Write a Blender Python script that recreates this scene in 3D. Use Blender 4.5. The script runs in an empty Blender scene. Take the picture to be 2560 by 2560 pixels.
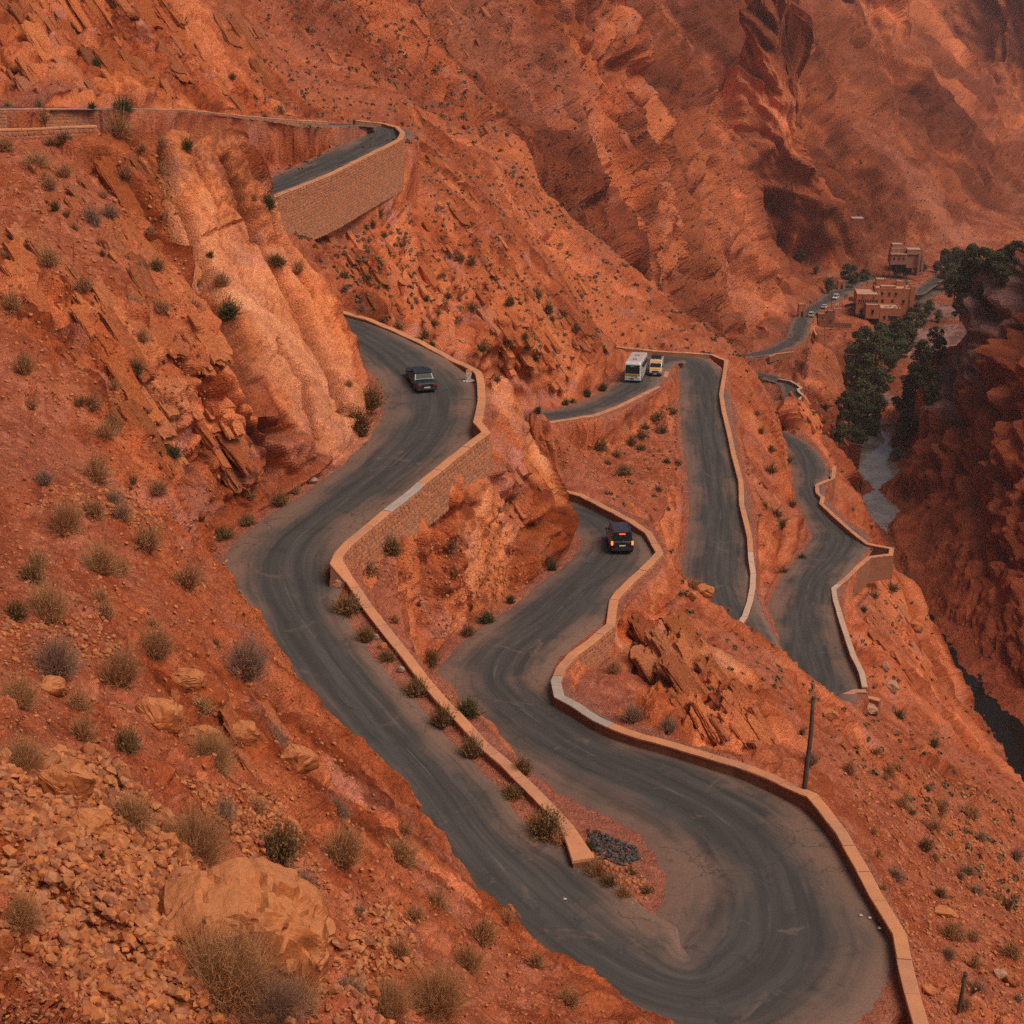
import bpy, bmesh, math, random, time
import numpy as np
from mathutils import Vector, Matrix
from mathutils.bvhtree import BVHTree
T0 = time.time(); HAZE = True
random.seed(7); rng = np.random.default_rng(7)
scene = bpy.context.scene
COL = scene.collection

# ------------------------------------------------------------------ camera, sky, sun, exposure
FPX = 3733.0; TH = math.radians(20.0); CT, ST = math.cos(TH), math.sin(TH)
cd = bpy.data.cameras.new('camera'); cam = bpy.data.objects.new('camera', cd); COL.objects.link(cam)
cd.sensor_width = 36.0; cd.lens = 36.0 * FPX / 2560.0; cd.clip_start = 0.5; cd.clip_end = 6000.0
cam.location = (0, 0, 0); cam.rotation_euler = (math.radians(70.0), 0, 0)
scene.camera = cam
SUN_EL, SUN_AZ = math.radians(56.0), math.radians(122.0)      # azimuth clockwise from +Y: behind the camera, on its right
world = bpy.data.worlds.new('World'); scene.world = world; world.use_nodes = True
wn = world.node_tree.nodes; wl = world.node_tree.links
bg = wn['Background']; sky = wn.new('ShaderNodeTexSky'); sky.sky_type = 'NISHITA'
sky.sun_disc = False; sky.sun_elevation = SUN_EL; sky.sun_rotation = SUN_AZ
sky.air_density = 0.22; sky.dust_density = 10.0; sky.ozone_density = 0.0; sky.altitude = 1500
wl.new(sky.outputs[0], bg.inputs[0]); bg.inputs[1].default_value = 0.12
sd = bpy.data.lights.new('sun', 'SUN'); sun = bpy.data.objects.new('sun', sd); COL.objects.link(sun)
sd.energy = 1.45; sd.angle = math.radians(34.0); sd.color = (1.0, 0.79, 0.58)
_sv = Vector((math.sin(SUN_AZ) * math.cos(SUN_EL), math.cos(SUN_AZ) * math.cos(SUN_EL), math.sin(SUN_EL)))
sun.rotation_euler = _sv.to_track_quat('Z', 'Y').to_euler()
vs = scene.view_settings; vs.view_transform = 'Standard'; vs.look = 'None'; vs.gamma = 1.0; vs.use_curve_mapping = False
vs.exposure = 0.28

# ------------------------------------------------------------------ helpers: rays, noise
def ray(px, py):
    u = (px - 1280) / FPX; v = (1280 - py) / FPX
    return np.array([u, CT + v * ST, -ST + v * CT])
def Pz(px, py, z):
    d = ray(px, py); return d * (z / d[2])
def Pt(px, py, t): return ray(px, py) * t
def proj(p):
    p = np.asarray(p, float); dep = p[..., 1] * CT - p[..., 2] * ST; up = p[..., 1] * ST + p[..., 2] * CT
    return 1280 + FPX * p[..., 0] / dep, 1280 - FPX * up / dep, dep
U32 = np.uint32
def hsh(a, b, c, s):
    h = a.astype(U32) * U32(374761393) + b.astype(U32) * U32(668265263) + c.astype(U32) * U32(2147483647) + U32((s * 1274126177) & 0xffffffff)
    h = (h ^ (h >> U32(13))) * U32(1274126177); h ^= h >> U32(16); h *= U32(2246822519); h ^= h >> U32(13)
    return h
def h01(a, b, c, s): return (hsh(a, b, c, s) >> U32(8)).astype(np.float32) * np.float32(1 / 16777216.0)
def vnoise(p, sc, s=0):
    q = (p * np.float32(sc)).astype(np.float32); f = np.floor(q); i = f.astype(np.int64); f = q - f
    w = f * f * (3 - 2 * f); out = 0
    for dx in (0, 1):
        wx = w[:, 0] if dx else 1 - w[:, 0]
        for dy in (0, 1):
            wy = w[:, 1] if dy else 1 - w[:, 1]
            for dz in (0, 1):
                wz = w[:, 2] if dz else 1 - w[:, 2]
                out = out + wx * wy * wz * h01(i[:, 0] + dx, i[:, 1] + dy, i[:, 2] + dz, s)
    return out * 2 - 1
def fbm(p, sc, oct=4, s=0, gain=0.5):
    a, t, o = 1.0, 0.0, 0
    for k in range(oct):
        o = o + a * vnoise(p, sc * 2.03 ** k, s + k * 17); t += a; a *= gain
    return o / t
def blocks(q, s=0, tilt=0.9):
    """blocky cells: a random height and tilt for each cell, and F2-F1 for the joints"""
    q = q.astype(np.float32); b = np.floor(q); i = b.astype(np.int64); f = q - b
    n = len(q); F1 = np.full(n, 9., np.float32); F2 = F1.copy(); val = np.zeros(n, np.float32)
    for dx in (-1, 0, 1):
        for dy in (-1, 0, 1):
            for dz in (-1, 0, 1):
                a, c, e = i[:, 0] + dx, i[:, 1] + dy, i[:, 2] + dz
                h = hsh(a, c, e, s)
                jx = (h & U32(1023)).astype(np.float32) / 1023; jy = ((h >> U32(10)) & U32(1023)).astype(np.float32) / 1023
                jz = ((h >> U32(20)) & U32(1023)).astype(np.float32) / 1023
                rx, ry, rz = f[:, 0] - dx - jx, f[:, 1] - dy - jy, f[:, 2] - dz - jz
                d = rx * rx + ry * ry + rz * rz
                v = (jx * 7.31 + jy * 3.7 + jz * 5.3) % 1.0 - 0.5 + tilt * ((jy - .5) * rx + (jz - .5) * ry + (jx - .5) * rz)
                m = d < F1
                F2 = np.where(m, F1, np.minimum(F2, d)); val = np.where(m, v, val); F1 = np.where(m, d, F1)
    return val, np.sqrt(F2) - np.sqrt(F1)
def sstep(a, b, x):
    t = np.clip((x - a) / (b - a), 0, 1); return t * t * (3 - 2 * t)

# ------------------------------------------------------------------ roads: (px, py, z, half width) traced down the pass
RA1 = [(760, 775, -30.3, 3.2), (850, 808, -31, 3.2), (930, 850, -31.6, 3.6), (1010, 903, -32.3, 4.0), (1068, 960, -33, 4.3), (1082, 1020, -33.5, 4.4),
       (1062, 1080, -34, 4.4), (1010, 1140, -34.5, 4.3), (935, 1203, -35, 4.1), (846, 1268, -35.5, 4.1), (745, 1345, -36, 4.3),
       (706, 1430, -36.6, 4.4), (758, 1550, -37.4, 4.4), (845, 1680, -38.1, 4.5), (962, 1820, -38.9, 4.6), (1097, 1970, -39.6, 4.6),
       (1215, 2125, -40.2, 4.6), (1390, 2300, -40.8, 4.4), (1590, 2440, -41.1, 4.6)]
RA2 = [(1590, 2440, -41.1, 4.6), (1775, 2475, -41.4, 5.4), (1915, 2375, -41.7, 5.9), (1922, 2235, -42, 5.4), (1875, 2125, -42.2, 5.2), (1780, 2035, -42.5, 4.9),
       (1630, 1955, -42.8, 4.8), (1460, 1880, -43.2, 4.6), (1320, 1790, -43.7, 4.3), (1240, 1705, -44.2, 4.2), (1275, 1625, -44.7, 4.1),
       (1375, 1548, -45.1, 4.0), (1460, 1468, -45.5, 3.8), (1535, 1395, -46, 3.6), (1537, 1338, -46.5, 3.4), (1478, 1294, -47, 3.4), (1400, 1272, -47.5, 3.4)]
RB = [(1335, 1047, -55.2, 3.2), (1420, 1034, -55.8, 3.2), (1500, 1012, -56.5, 3.3), (1585, 968, -57.6, 3.5), (1612, 930, -58.4, 3.6), (1655, 900, -59.2, 3.6),
      (1722, 903, -60, 3.8), (1754, 945, -60.7, 3.9), (1760, 1000, -61.4, 4.0), (1768, 1080, -62.5, 4.0), (1785, 1180, -63.8, 4.0),
      (1798, 1280, -64.9, 4.1), (1797, 1360, -65.8, 4.3), (1790, 1440, -66.6, 4.4), (1810, 1515, -67.4, 4.4), (1845, 1570, -68.2, 4.0)]
RC = [(2035, 1705, -74, 5.4), (2012, 1610, -75, 5.0), (2008, 1525, -75.8, 4.7), (2030, 1448, -76.7, 4.3), (2075, 1390, -77.7, 4.4),
      (2100, 1345, -78.5, 4.4), (2062, 1302, -79.5, 3.3), (2030, 1252, -80.6, 2.7), (2022, 1212, -81.6, 3.0), (2026, 1180, -82.4, 3.4)]
RD = [(1992, 1030, -92.5, 2.6), (1985, 990, -93.6, 2.8), (1973, 962, -94.8, 2.8), (1955, 953, -95.5, 2.8)]
RE = [(1905, 884, -113, 3.2), (1950, 869, -113.5, 3.4), (1990, 845, -114.3, 3.8), (2000, 812, -115.3, 3.6), (2017, 785, -116.2, 3.4), (2050, 762, -117, 3.4),
      (2082, 742, -117.6, 4.2), (2110, 724, -118, 5.0)]
RF = [(2285, 733, -119, 2.6), (2315, 718, -119.2, 3.0), (2345, 697, -119.5, 3.2), (2375, 680, -119.8, 3.0)]
RU1 = [(-60, 271, -12.2, 4.2), (150, 270, -13.2, 4.2), (300, 272, -14.2, 4.2), (480, 283, -15.9, 4.2), (650, 297, -17.3, 4.0), (790, 311, -18.3, 3.2), (875, 312, -18.9, 3.2)]
RU2 = [(875, 312, -18.9, 3.2), (938, 319, -19.5, 3.6), (960, 336, -20, 4.0), (925, 362, -20.5, 4.2), (850, 400, -21, 3.7), (760, 437, -21.6, 3.4), (690, 468, -22.1, 3.3)]
def W(l): return [tuple(Pz(a, b, z)) + (w,) for a, b, z, w in l]
ROADS = {
    'upper_road': W(RU1) + W(RU2)[1:] + [(-32, 155, -23.2, 3.3), (-44, 150, -24.5, 3.3), (-56, 148, -25.6, 3.4)],
    'middle_road': [(-52, 137, -28.6, 3.3), (-38, 136.5, -29.4, 3.3), (-26, 137.5, -30, 3.3)] + W(RA1),
    'lower_road': W(RA2)[1:] + [(0, 134, -48.3, 3.3), (-4, 141, -49.3, 3.3), (-5.5, 150, -50.4, 3.3), (-5, 160, -51.8, 3.3), (-3.5, 169, -53, 3.2), (0, 178.5, -54.4, 3.2)] + W(RB)[:1],
    'bus_road': W(RB)[1:] + [(26.3, 145, -69.9, 3.6), (28.3, 140.5, -71.2, 3.6), (31.3, 141.6, -72.6, 3.9)] + W(RC)[:1],
    'gorge_road': W(RC)[1:] + [(53, 258, -83.2, 3.4), (53, 272, -84.6, 3.2), (51, 288, -87, 3.0), (54, 303, -90, 2.8)] + W(RD)[:1],
    'ledge_road': W(RD)[1:] + [(62, 370, -97, 2.8), (58, 392, -101, 3.0), (60, 418, -106, 3.0), (68, 441, -110.5, 3.0)] + W(RE)[:1],
    'valley_road': W(RE)[1:] + [(140, 598, -118.4, 4.0), (158, 606, -118.7, 3.0)] + W(RF) + [(200, 668, -120, 2.4)],
}
def spline(pts, step):
    P = np.array(pts, float); out = []
    Q = np.vstack([2 * P[0] - P[1], P, 2 * P[-1] - P[-2]])
    for k in range(1, len(Q) - 2):
        p0, p1, p2, p3 = Q[k - 1], Q[k], Q[k + 1], Q[k + 2]
        L = np.linalg.norm(p2[:2] - p1[:2]); n = max(2, int(L / step))
        for t in np.arange(n) / n:
            out.append(.5 * (2 * p1 + (p2 - p0) * t + (2 * p0 - 5 * p1 + 4 * p2 - p3) * t * t + (3 * p1 - p0 - 3 * p2 + p3) * t ** 3))
    out.append(P[-1]); return np.array(out)
_chain = []; _cut = []
for k, v in ROADS.items():
    v = [q for q in v if not _chain or np.linalg.norm(np.array(q[:2]) - np.array(_chain[-1][:2])) > .5]
    _cut.append((k, len(_chain))); _chain += v
_full = spline(_chain, 0.6); ROADC = {}
_ix = [int(np.argmin(((_full[:, :3] - np.array(_chain[i][:3])) ** 2).sum(1))) for _, i in _cut] + [len(_full) - 1]
for (k, _), a, b in zip(_cut, _ix[:-1], _ix[1:]): ROADC[k] = _full[max(0, a - (1 if a else 0)):b + 1]

# ------------------------------------------------------------------ terrain control points
CP = []
def cp(px, py, t): CP.append(Pt(px, py, t))
def cz(px, py, z): CP.append(Pz(px, py, z))
def cw(*p): CP.append(np.array(p, float))
# near slope on the left, from the viewer's feet to the lip above the road
for a in [(0, 2560, 15.5), (0, 2200, 21), (0, 1900, 29), (0, 1600, 41), (0, 1300, 57), (0, 1000, 75), (0, 700, 93), (0, 500, 104), (0, 335, 113),
          (500, 2560, 21), (1000, 2560, 34), (1400, 2560, 46), (1640, 2560, 50.3), (600, 2350, 26), (300, 2200, 25), (300, 1900, 34), (300, 1600, 45),
          (300, 1300, 62), (300, 1000, 82), (300, 700, 100), (300, 500, 109), (340, 350, 117), (600, 2000, 40), (600, 1700, 54), (500, 1500, 63),
          (560, 1440, 73), (640, 1545, 70), (700, 1625, 67), (850, 1855, 61), (1000, 2055, 56.5), (1200, 2255, 53.2), (1400, 2425, 51.3), (460, 1320, 78), (430, 1180, 84),
          (800, 2000, 49), (800, 2300, 36), (1100, 2400, 42), (1250, 2500, 45), (180, 345, 114)]: cp(*a)
cw(0, 0, -1.8); cw(-12, 3, 1); cw(-30, 30, -4); cw(-45, 60, -8); cw(-60, 95, -6); cw(9, 3, -8); cw(12, 22, -22); cw(14, 36, -32); cw(-60, 120, -8); cw(-90, 60, 12); cw(0, -25, 8); cw(30, -20, -12); cw(25, 20, -38)
cw(6, 44, -36.5); cw(12, 43, -38)
# the big slab and the rock beside it
for a in [(450, 345, 121), (590, 350, 127), (400, 600, 112), (480, 800, 104), (540, 1000, 99), (560, 1200, 95), (600, 600, 121), (700, 800, 117), (750, 1000, 112), (660, 455, 129.5),
          (750, 625, 128.5), (830, 790, 126), (880, 925, 122.5), (640, 1260, 98)]: cp(*a)
for p in [(-30, 132, -22), (-45, 128, -15.5), (-60, 126, -11.5), (-26, 146, -27), (-40, 143, -28), (-22, 131, -27.5), (-60, 143, -28), (-75, 145, -20), (-80, 130, -6)]: cw(*p)
# cliff above the top road, hillside below it
for a in [(60, 250, 163), (300, 250, 171), (480, 262, 183), (600, 270, 192), (760, 285, 205), (300, 0, 186), (100, 120, 172), (0, 0, 180), (450, 0, 197), (600, 0, 215), (450, 150, 188),
          (690, 150, 222), (800, 0, 275), (800, 150, 238), (900, 250, 222), (1000, 100, 285), (1000, 0, 315), (1050, 250, 232), (1100, 350, 234), (1030, 460, 190), (900, 560, 172),
          (900, 700, 158), (950, 620, 170), (1050, 700, 178), (1200, 700, 194), (1200, 880, 189), (1000, 800, 165), (1300, 560, 226), (1130, 500, 200), (1330, 880, 200), (1400, 800, 212), (1470, 960, 209),
          (1500, 820, 228), (1535, 868, 241), (1500, 700, 250), (1400, 600, 250), (1300, 450, 258), (1200, 250, 290), (1250, 960, 180), (800, 610, 156)]: cp(*a)
cw(-17.6, 150, -28.6); cw(-14, 160, -29.5); cw(-19, 144, -30.3); cw(-12, 150, -33); cw(-13, 141, -33.5); cw(-6, 141, -39); cw(2, 152, -44); cw(-3, 128, -38)
# wall feet, outside the walls
for a, b, z_ in [(1325, 1066, -55.2), (1381, 1054, -55.5), (1440, 1045, -56), (1490, 1037, -56.4), (1544, 1017, -57), (1617, 981, -57.8), (1650, 965, -58.3)]:
    q = Pz(a, b, z_ + .6); cw(q[0] * .993 + .4, q[1] * .993, z_ - 3.4)
for a, b, z_ in [(0, 272, -12.6), (137, 271, -13.3), (274, 270, -14.2), (370, 271, -15), (466, 274, -15.8), (604, 288, -17), (713, 298, -17.8), (790, 303, -18.2)]:
    q = Pz(a, b, z_ + .5); cw(q[0] * .985, q[1] * .985, z_ - 4.5); cw(q[0] * .95, q[1] * .95, z_ - 6.5)
cw(-15.3, 201.5, -23.6); cw(-14.2, 195, -24); cw(-14.6, 186, -24.3); cw(-18.0, 176, -25.4); cw(-22.2, 166.5, -26.2); cw(-26.5, 160, -26); cw(-21, 158, -28)
# rock between the upper and lower road, cut face to the lower road
for a in [(1000, 1380, 101), (1100, 1300, 105.5), (1180, 1160, 115.5), (1225, 1060, 119), (1280, 1100, 122.5), (1350, 1180, 124.5), (1250, 1250, 113), (1330, 1400, 112), (1200, 1500, 103.5), (1050, 1600, 95.5), (1130, 1420, 102.5),
          (1400, 1300, 121), (1300, 1000, 128), (1240, 930, 127), (1420, 1380, 118.5)]: cp(*a)
# slope under the bus road
for a in [(1360, 1150, 190), (1500, 1130, 199), (1600, 1070, 209), (1665, 1010, 217), (1650, 1200, 184), (1550, 1250, 172), (1680, 1330, 168), (1450, 1210, 176), (1700, 1230, 184), (1640, 1380, 150)]: cp(*a)
# outcrop below the lower hairpin and the slope to the gorge
for a in [(1680, 1430, 126), (1760, 1500, 128), (1860, 1572, 130), (1950, 1645, 138), (2040, 1700, 148), (2130, 1765, 158), (1600, 1500, 120), (1560, 1620, 109), (1720, 1600, 114), (1800, 1700, 104), (1660, 1700, 107), (1700, 1780, 99.5), (1860, 1800, 97), (1650, 1790, 94), (1750, 1850, 90.5),
          (1900, 1880, 92), (1950, 1800, 104), (1480, 1700, 102.5), (2100, 1900, 100), (2200, 2000, 98), (2300, 2150, 92), (2300, 2350, 78), (2420, 2560, 68), (2560, 2560, 73), (2560, 2300, 97), (2560, 2100, 135),
          (2560, 1960, 205), (2400, 1950, 150), (2200, 1850, 146), (2300, 1800, 185), (2420, 1800, 228), (2500, 1850, 234), (2250, 1660, 193), (2340, 1600, 243), (2358, 1680, 247), (2300, 1500, 230), (2250, 1440, 222), (2180, 1500, 208)]: cp(*a)
# between bus road, gorge road and ledge road
for a in [(1930, 1150, 222), (1960, 1250, 219), (1940, 1350, 202), (1930, 1450, 187), (1910, 1530, 172), (1870, 1000, 240), (1900, 950, 262), (1850, 905, 268), (1960, 1010, 300), (1930, 1070, 250), (1990, 1120, 285), (2035, 1135, 259), (2075, 1160, 268), (2090, 1100, 320),
          (2120, 1060, 365), (2100, 1000, 425), (2020, 960, 400), (2060, 900, 452), (2130, 880, 478), (2150, 1250, 258), (2110, 1200, 275)]: cp(*a)
# river bed and valley floor
RIV = [(90, 200, -126.9, 5), (87, 228, -126.6, 6), (84, 246, -126.4, 5.5), (82.5, 262, -126.3, 5), (83, 280, -126, 3.6), (85.5, 294, -125.8, 2), (87, 304, -125.7, .6), (88.5, 322, -125.6, .5), (89, 334, -125.5, .9), (89.5, 342, -125.4, 4.5), (90.5, 351, -125.3, 5), (93.5, 362, -125.2, 1.2), (97, 376, -125.1, 5.5), (100, 396, -125, 6), (103, 416, -124.7, 4), (106, 440, -124, 2.2), (112, 470, -123.3, 2), (122, 505, -122.7, 2), (140, 545, -122.2, 2), (165, 585, -121.8, 2), (195, 630, -121.6, 2), (225, 670, -121.4, 2)]
for p in RIV: cw(p[0], p[1], p[2] + .1)
for a in [(2130, 700, -118.5), (2180, 660, -117), (2250, 740, -118.8), (2150, 800, -119.5), (2250, 900, -121.5), (2330, 760, -120.6), (2400, 860, -121.3), (2350, 700, -120), (2450, 640, -120.4), (2150, 940, -122.4), (2110, 830, -119), (2420, 780, -121), (2090, 940, -120), (2520, 560, -120)]: cz(*a)
for a in [(2205, 1290, 372), (2140, 1180, 388)]: cp(*a)
# canyon wall on the right
for a in [(2240, 1300, 356), (2262, 1400, 334), (2325, 1500, 311), (2378, 1600, 296), (2425, 1690, 285), (2485, 1765, 276), (2575, 1830, 266), (2400, 1250, 345), (2400, 1450, 315), (2560, 1200, 318), (2560, 1500, 293), (2560, 900, 350), (2560, 640, 378),
          (2465, 700, 387), (2455, 790, 388), (2400, 900, 391), (2340, 1050, 386), (2265, 1180, 376), (2470, 1000, 360), (2480, 1600, 290)]: cp(*a)
for p in [(118, 425, -118), (140, 440, -119), (165, 455, -112), (190, 420, -70), (165, 370, -25), (200, 330, 10), (160, 290, -15), (140, 240, -45), (130, 205, -100), (160, 190, -40), (230, 220, 20), (60, 170, -95), (85, 185, -120), (75, 140, -100), (95, 110, -115), (55, 100, -80), (40, 70, -58), (120, 160, -90), (110, 60, -118), (180, 90, -40), (60, 30, -75)]: cw(*p)
# mountain behind
for a in [(1700, 850, 410), (1600, 850, 335), (1850, 868, 452), (1600, 700, 372), (1600, 600, 392), (1600, 400, 432), (1600, 200, 482), (1600, 0, 545), (1300, 300, 328), (1300, 100, 380), (1300, 0, 410), (1450, 200, 420), (1450, 400, 365), (1750, 700, 455),
          (1750, 500, 480), (1860, 740, 490), (1640, 0, 560), (1720, 150, 545), (1800, 350, 535), (1890, 540, 530), (1980, 680, 535), (2050, 755, 548), (1860, 330, 640), (1900, 150, 700), (1950, 500, 620), (2030, 600, 630), (2080, 690, 610), (1960, 30, 690), (2000, 300, 650), (2080, 480, 650),
          (2100, 0, 790), (2130, 300, 715), (2150, 560, 670), (2260, 480, 700), (2330, 560, 690), (2300, 200, 840), (2300, 0, 950), (2400, 400, 790), (2520, 520, 790), (2560, 300, 950), (2560, 0, 1250), (2450, 120, 1000)]: cp(*a)
for p in [(-60, 230, 8), (-90, 180, 10), (-30, 330, 20), (-90, 330, 45), (20, 480, 25), (-60, 560, 60), (110, 640, 30), (60, 760, 60), (200, 860, 30), (160, 1000, 60), (330, 1060, 40), (520, 1250, 40), (330, 1400, 70), (760, 1200, 60), (450, 700, -30), (600, 900, 20), (330, 520, -20), (300, 640, -100), (380, 780, -112), (-200, 300, 60), (-250, 800, 80), (0, 1300, 80), (900, 1500, 90), (-160, 150, 20), (-160, 20, 30)]: cw(*p)
for k, c in ROADC.items():
    for q in c[::10]: CP.append(q[:3])
CP = np.array(CP)
_keep = []
for i in range(len(CP)):
    if all(np.hypot(*(CP[i, :2] - CP[j, :2])) > 1.0 for j in _keep): _keep.append(i)
CP = CP[_keep]; NC = len(CP); CSM = 2.0
_d = np.sqrt(((CP[:, None, :2] - CP[None, :, :2]) ** 2).sum(-1) + CSM ** 2)
_A = np.zeros((NC + 3, NC + 3)); _A[:NC, :NC] = _d + np.eye(NC) * 0.02 * -1
_A[:NC, NC] = 1; _A[:NC, NC + 1:] = CP[:, :2] / 100; _A[NC:, :NC] = _A[:NC, NC:].T
_sol = np.linalg.solve(_A, np.concatenate([CP[:, 2], np.zeros(3)]))
WB = _sol[:NC].astype(np.float32); WP = _sol[NC:].astype(np.float32); CX = CP[:, 0].astype(np.float32); CY = CP[:, 1].astype(np.float32)
RS = []
for ri, (k, c) in enumerate(ROADC.items()):
    tg_ = np.gradient(c[:, :3], axis=0); ln_ = np.hypot(tg_[:, 0], tg_[:, 1]) + 1e-6
    for q, g_, l_ in zip(c, tg_, ln_): RS.append((q[0], q[1], q[2], q[3], ri, g_[0] / l_, g_[1] / l_, g_[2] / l_))
RS = np.array(RS, np.float32)
def base(x, y):
    x = np.asarray(x, np.float32); y = np.asarray(y, np.float32); out = np.empty(len(x), np.float32)
    for a in range(0, len(x), 16384):
        X = x[a:a + 16384, None]; Y = y[a:a + 16384, None]
        r = np.sqrt((X - CX) ** 2 + (Y - CY) ** 2 + np.float32(CSM ** 2))
        out[a:a + 16384] = r @ WB + WP[0] + (X[:, 0] * WP[1] + Y[:, 0] * WP[2]) / 100
    return out
RIVS = spline(RIV, 2.0).astype(np.float32)
def roaddist(x, y):
    """for each road: distance beyond its edge and its height there (nearest centre sample)"""
    n = len(x); R = len(ROADC); D = np.full((n, R), 99., np.float32); Z = np.zeros((n, R), np.float32)
    for ri in range(R):
        S = RS[RS[:, 4] == ri]
        lo = S[:, :2].min(0) - 20; hi = S[:, :2].max(0) + 20
        idx = np.nonzero((x > lo[0]) & (x < hi[0]) & (y > lo[1]) & (y < hi[1]))[0]
        for a in range(0, len(idx), 8192):
            I = idx[a:a + 8192]
            d = (x[I, None] - S[:, 0]) ** 2 + (y[I, None] - S[:, 1]) ** 2
            j = d.argmin(1); dd = np.sqrt(d[np.arange(len(I)), j])
            D[I, ri] = dd - S[j, 3]; Z[I, ri] = S[j, 2] + np.clip((x[I] - S[j, 0]) * S[j, 5] + (y[I] - S[j, 1]) * S[j, 6], -.5, .5) * S[j, 7]
    return D, Z
def height(x, y):
    x = np.asarray(x, np.float32); y = np.asarray(y, np.float32)
    h = base(x, y); D, Z = roaddist(x, y)
    up = h[:, None] > Z
    w = 1 - sstep(0.5, np.where(up, np.clip(.40 * (h[:, None] - Z), 1.6, 4.5), 1.3), D)
    m = np.minimum(w.sum(1), 1); w = w * np.exp(-4 * (D - D.min(1, keepdims=True)))
    k = np.maximum(w.sum(1), 1e-6)
    h2 = h * (1 - m) + m * ((w * (Z - 0.07)).sum(1) / k)
    m = (y > 180) & (y < 700) & (h2 < -110)
    if m.any():
        q = np.stack([x[m], y[m]], -1); dd = np.sqrt(((q[:, None] - RIVS[None, :, :2]) ** 2).sum(-1)); rel = dd / RIVS[:, 3]; j = dd.argmin(1); k = np.arange(len(j))
        e = dd[k, j] / RIVS[j, 3]; f3 = np.concatenate([q, q[:, :1] * 0], 1)
        e = e + .45 * fbm(f3, .22, 3, 91) + .2 * fbm(f3, .9, 2, 92)
        bed = RIVS[j, 2] - .9 * (1 - sstep(.3, 1.15, e)) + .35 * sstep(1, 1.6, e)
        h2[m] = np.where(dd[k, j] < 30, np.maximum(h2[m], RIVS[j, 2] + .2), h2[m])
        h2[m] = h2[m] * sstep(1.6, 2.6, e) + np.minimum(bed, h2[m] + .35) * (1 - sstep(1.6, 2.6, e))
    return h2, D.min(1)
print('control points', NC, 'setup %.1f' % (time.time() - T0))

# ------------------------------------------------------------------ material helper
class NT:
    def __init__(s, name):
        s.m = bpy.data.materials.new(name); s.m.use_nodes = True; s.t = s.m.node_tree; s.n = s.t.nodes; s.l = s.t.links
        s.b = s.n['Principled BSDF']; s.b.inputs['Roughness'].default_value = 0.9; s.b.inputs['Specular IOR Level'].default_value = 0.25
    def node(s, typ, ins={}, **kw):
        n = s.n.new(typ)
        for k, v in kw.items(): setattr(n, k, v)
        for k, v in ins.items(): s.put(n.inputs[k], v)
        return n
    def put(s, sock, v):
        if isinstance(v, bpy.types.NodeSocket): s.l.new(v, sock)
        elif isinstance(v, bpy.types.Node): s.l.new(v.outputs[0], sock)
        else:
            try: sock.default_value = v
            except Exception: sock.default_value = tuple(v) + (1,)
    def pos(s): return s.node('ShaderNodeNewGeometry').outputs['Position']
    def attr(s, name): return s.node('ShaderNodeAttribute', attribute_name=name).outputs['Fac']
    def noise(s, vec, sc, det=4, rough=.55, out='Fac', dist=0.0):
        return s.node('ShaderNodeTexNoise', {'Vector': vec, 'Scale': sc, 'Detail': det, 'Roughness': rough, 'Distortion': dist}).outputs[out]
    def voro(s, vec, sc, feature='F1', out='Distance'):
        return s.node('ShaderNodeTexVoronoi', {'Vector': vec, 'Scale': sc}, feature=feature).outputs[out]
    def ramp(s, f, a, b, lo=0.0, hi=1.0):
        return s.node('ShaderNodeMapRange', {0: f, 1: a, 2: b, 3: lo, 4: hi}, interpolation_type='SMOOTHSTEP').outputs[0]
    def mix(s, f, a, b, mode='MIX'):
        n = s.node('ShaderNodeMix', data_type='RGBA', blend_type=mode); s.put(n.inputs[0], f); s.put(n.inputs[6], a); s.put(n.inputs[7], b); return n.outputs[2]
    def math(s, op, a, b=0.0, clamp=False):
        n = s.node('ShaderNodeMath', operation=op, use_clamp=clamp); s.put(n.inputs[0], a); s.put(n.inputs[1], b); return n.outputs[0]
    def vmul(s, v, k): return s.node('ShaderNodeVectorMath', {0: v, 1: k}, operation='MULTIPLY').outputs[0]
    def rot(s, v, e): return s.node('ShaderNodeVectorRotate', {'Vector': v, 'Rotation': e}, rotation_type='EULER_XYZ').outputs[0]
    def bump(s, h, strength=.5, dist=.1, nrm=None):
        n = s.node('ShaderNodeBump', {'Height': h, 'Strength': strength, 'Distance': dist})
        if nrm is not None: s.l.new(nrm, n.inputs['Normal'])
        s.l.new(n.outputs[0], s.b.inputs['Normal']); return n.outputs[0]
    def col(s, c): s.put(s.b.inputs['Base Color'], c)
def plain(name, c, rough=.6, metal=0.0, spec=.4, var=.0, sc=3.0, emit=None, es=1.0):
    t = NT(name); t.b.inputs['Roughness'].default_value = rough; t.b.inputs['Metallic'].default_value = metal; t.b.inputs['Specular IOR Level'].default_value = spec
    if var:
        f = t.noise(t.node('ShaderNodeTexCoord').outputs['Object'], sc, 4)
        t.col(t.mix(t.ramp(f, .3, .7), [q * (1 - var) for q in c] + [1], [min(1, q * (1 + var)) for q in c] + [1]))
    else: t.col(tuple(c) + (1,))
    if emit: t.b.inputs['Emission Color'].default_value = tuple(emit) + (1,); t.b.inputs['Emission Strength'].default_value = es
    return t.m

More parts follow.
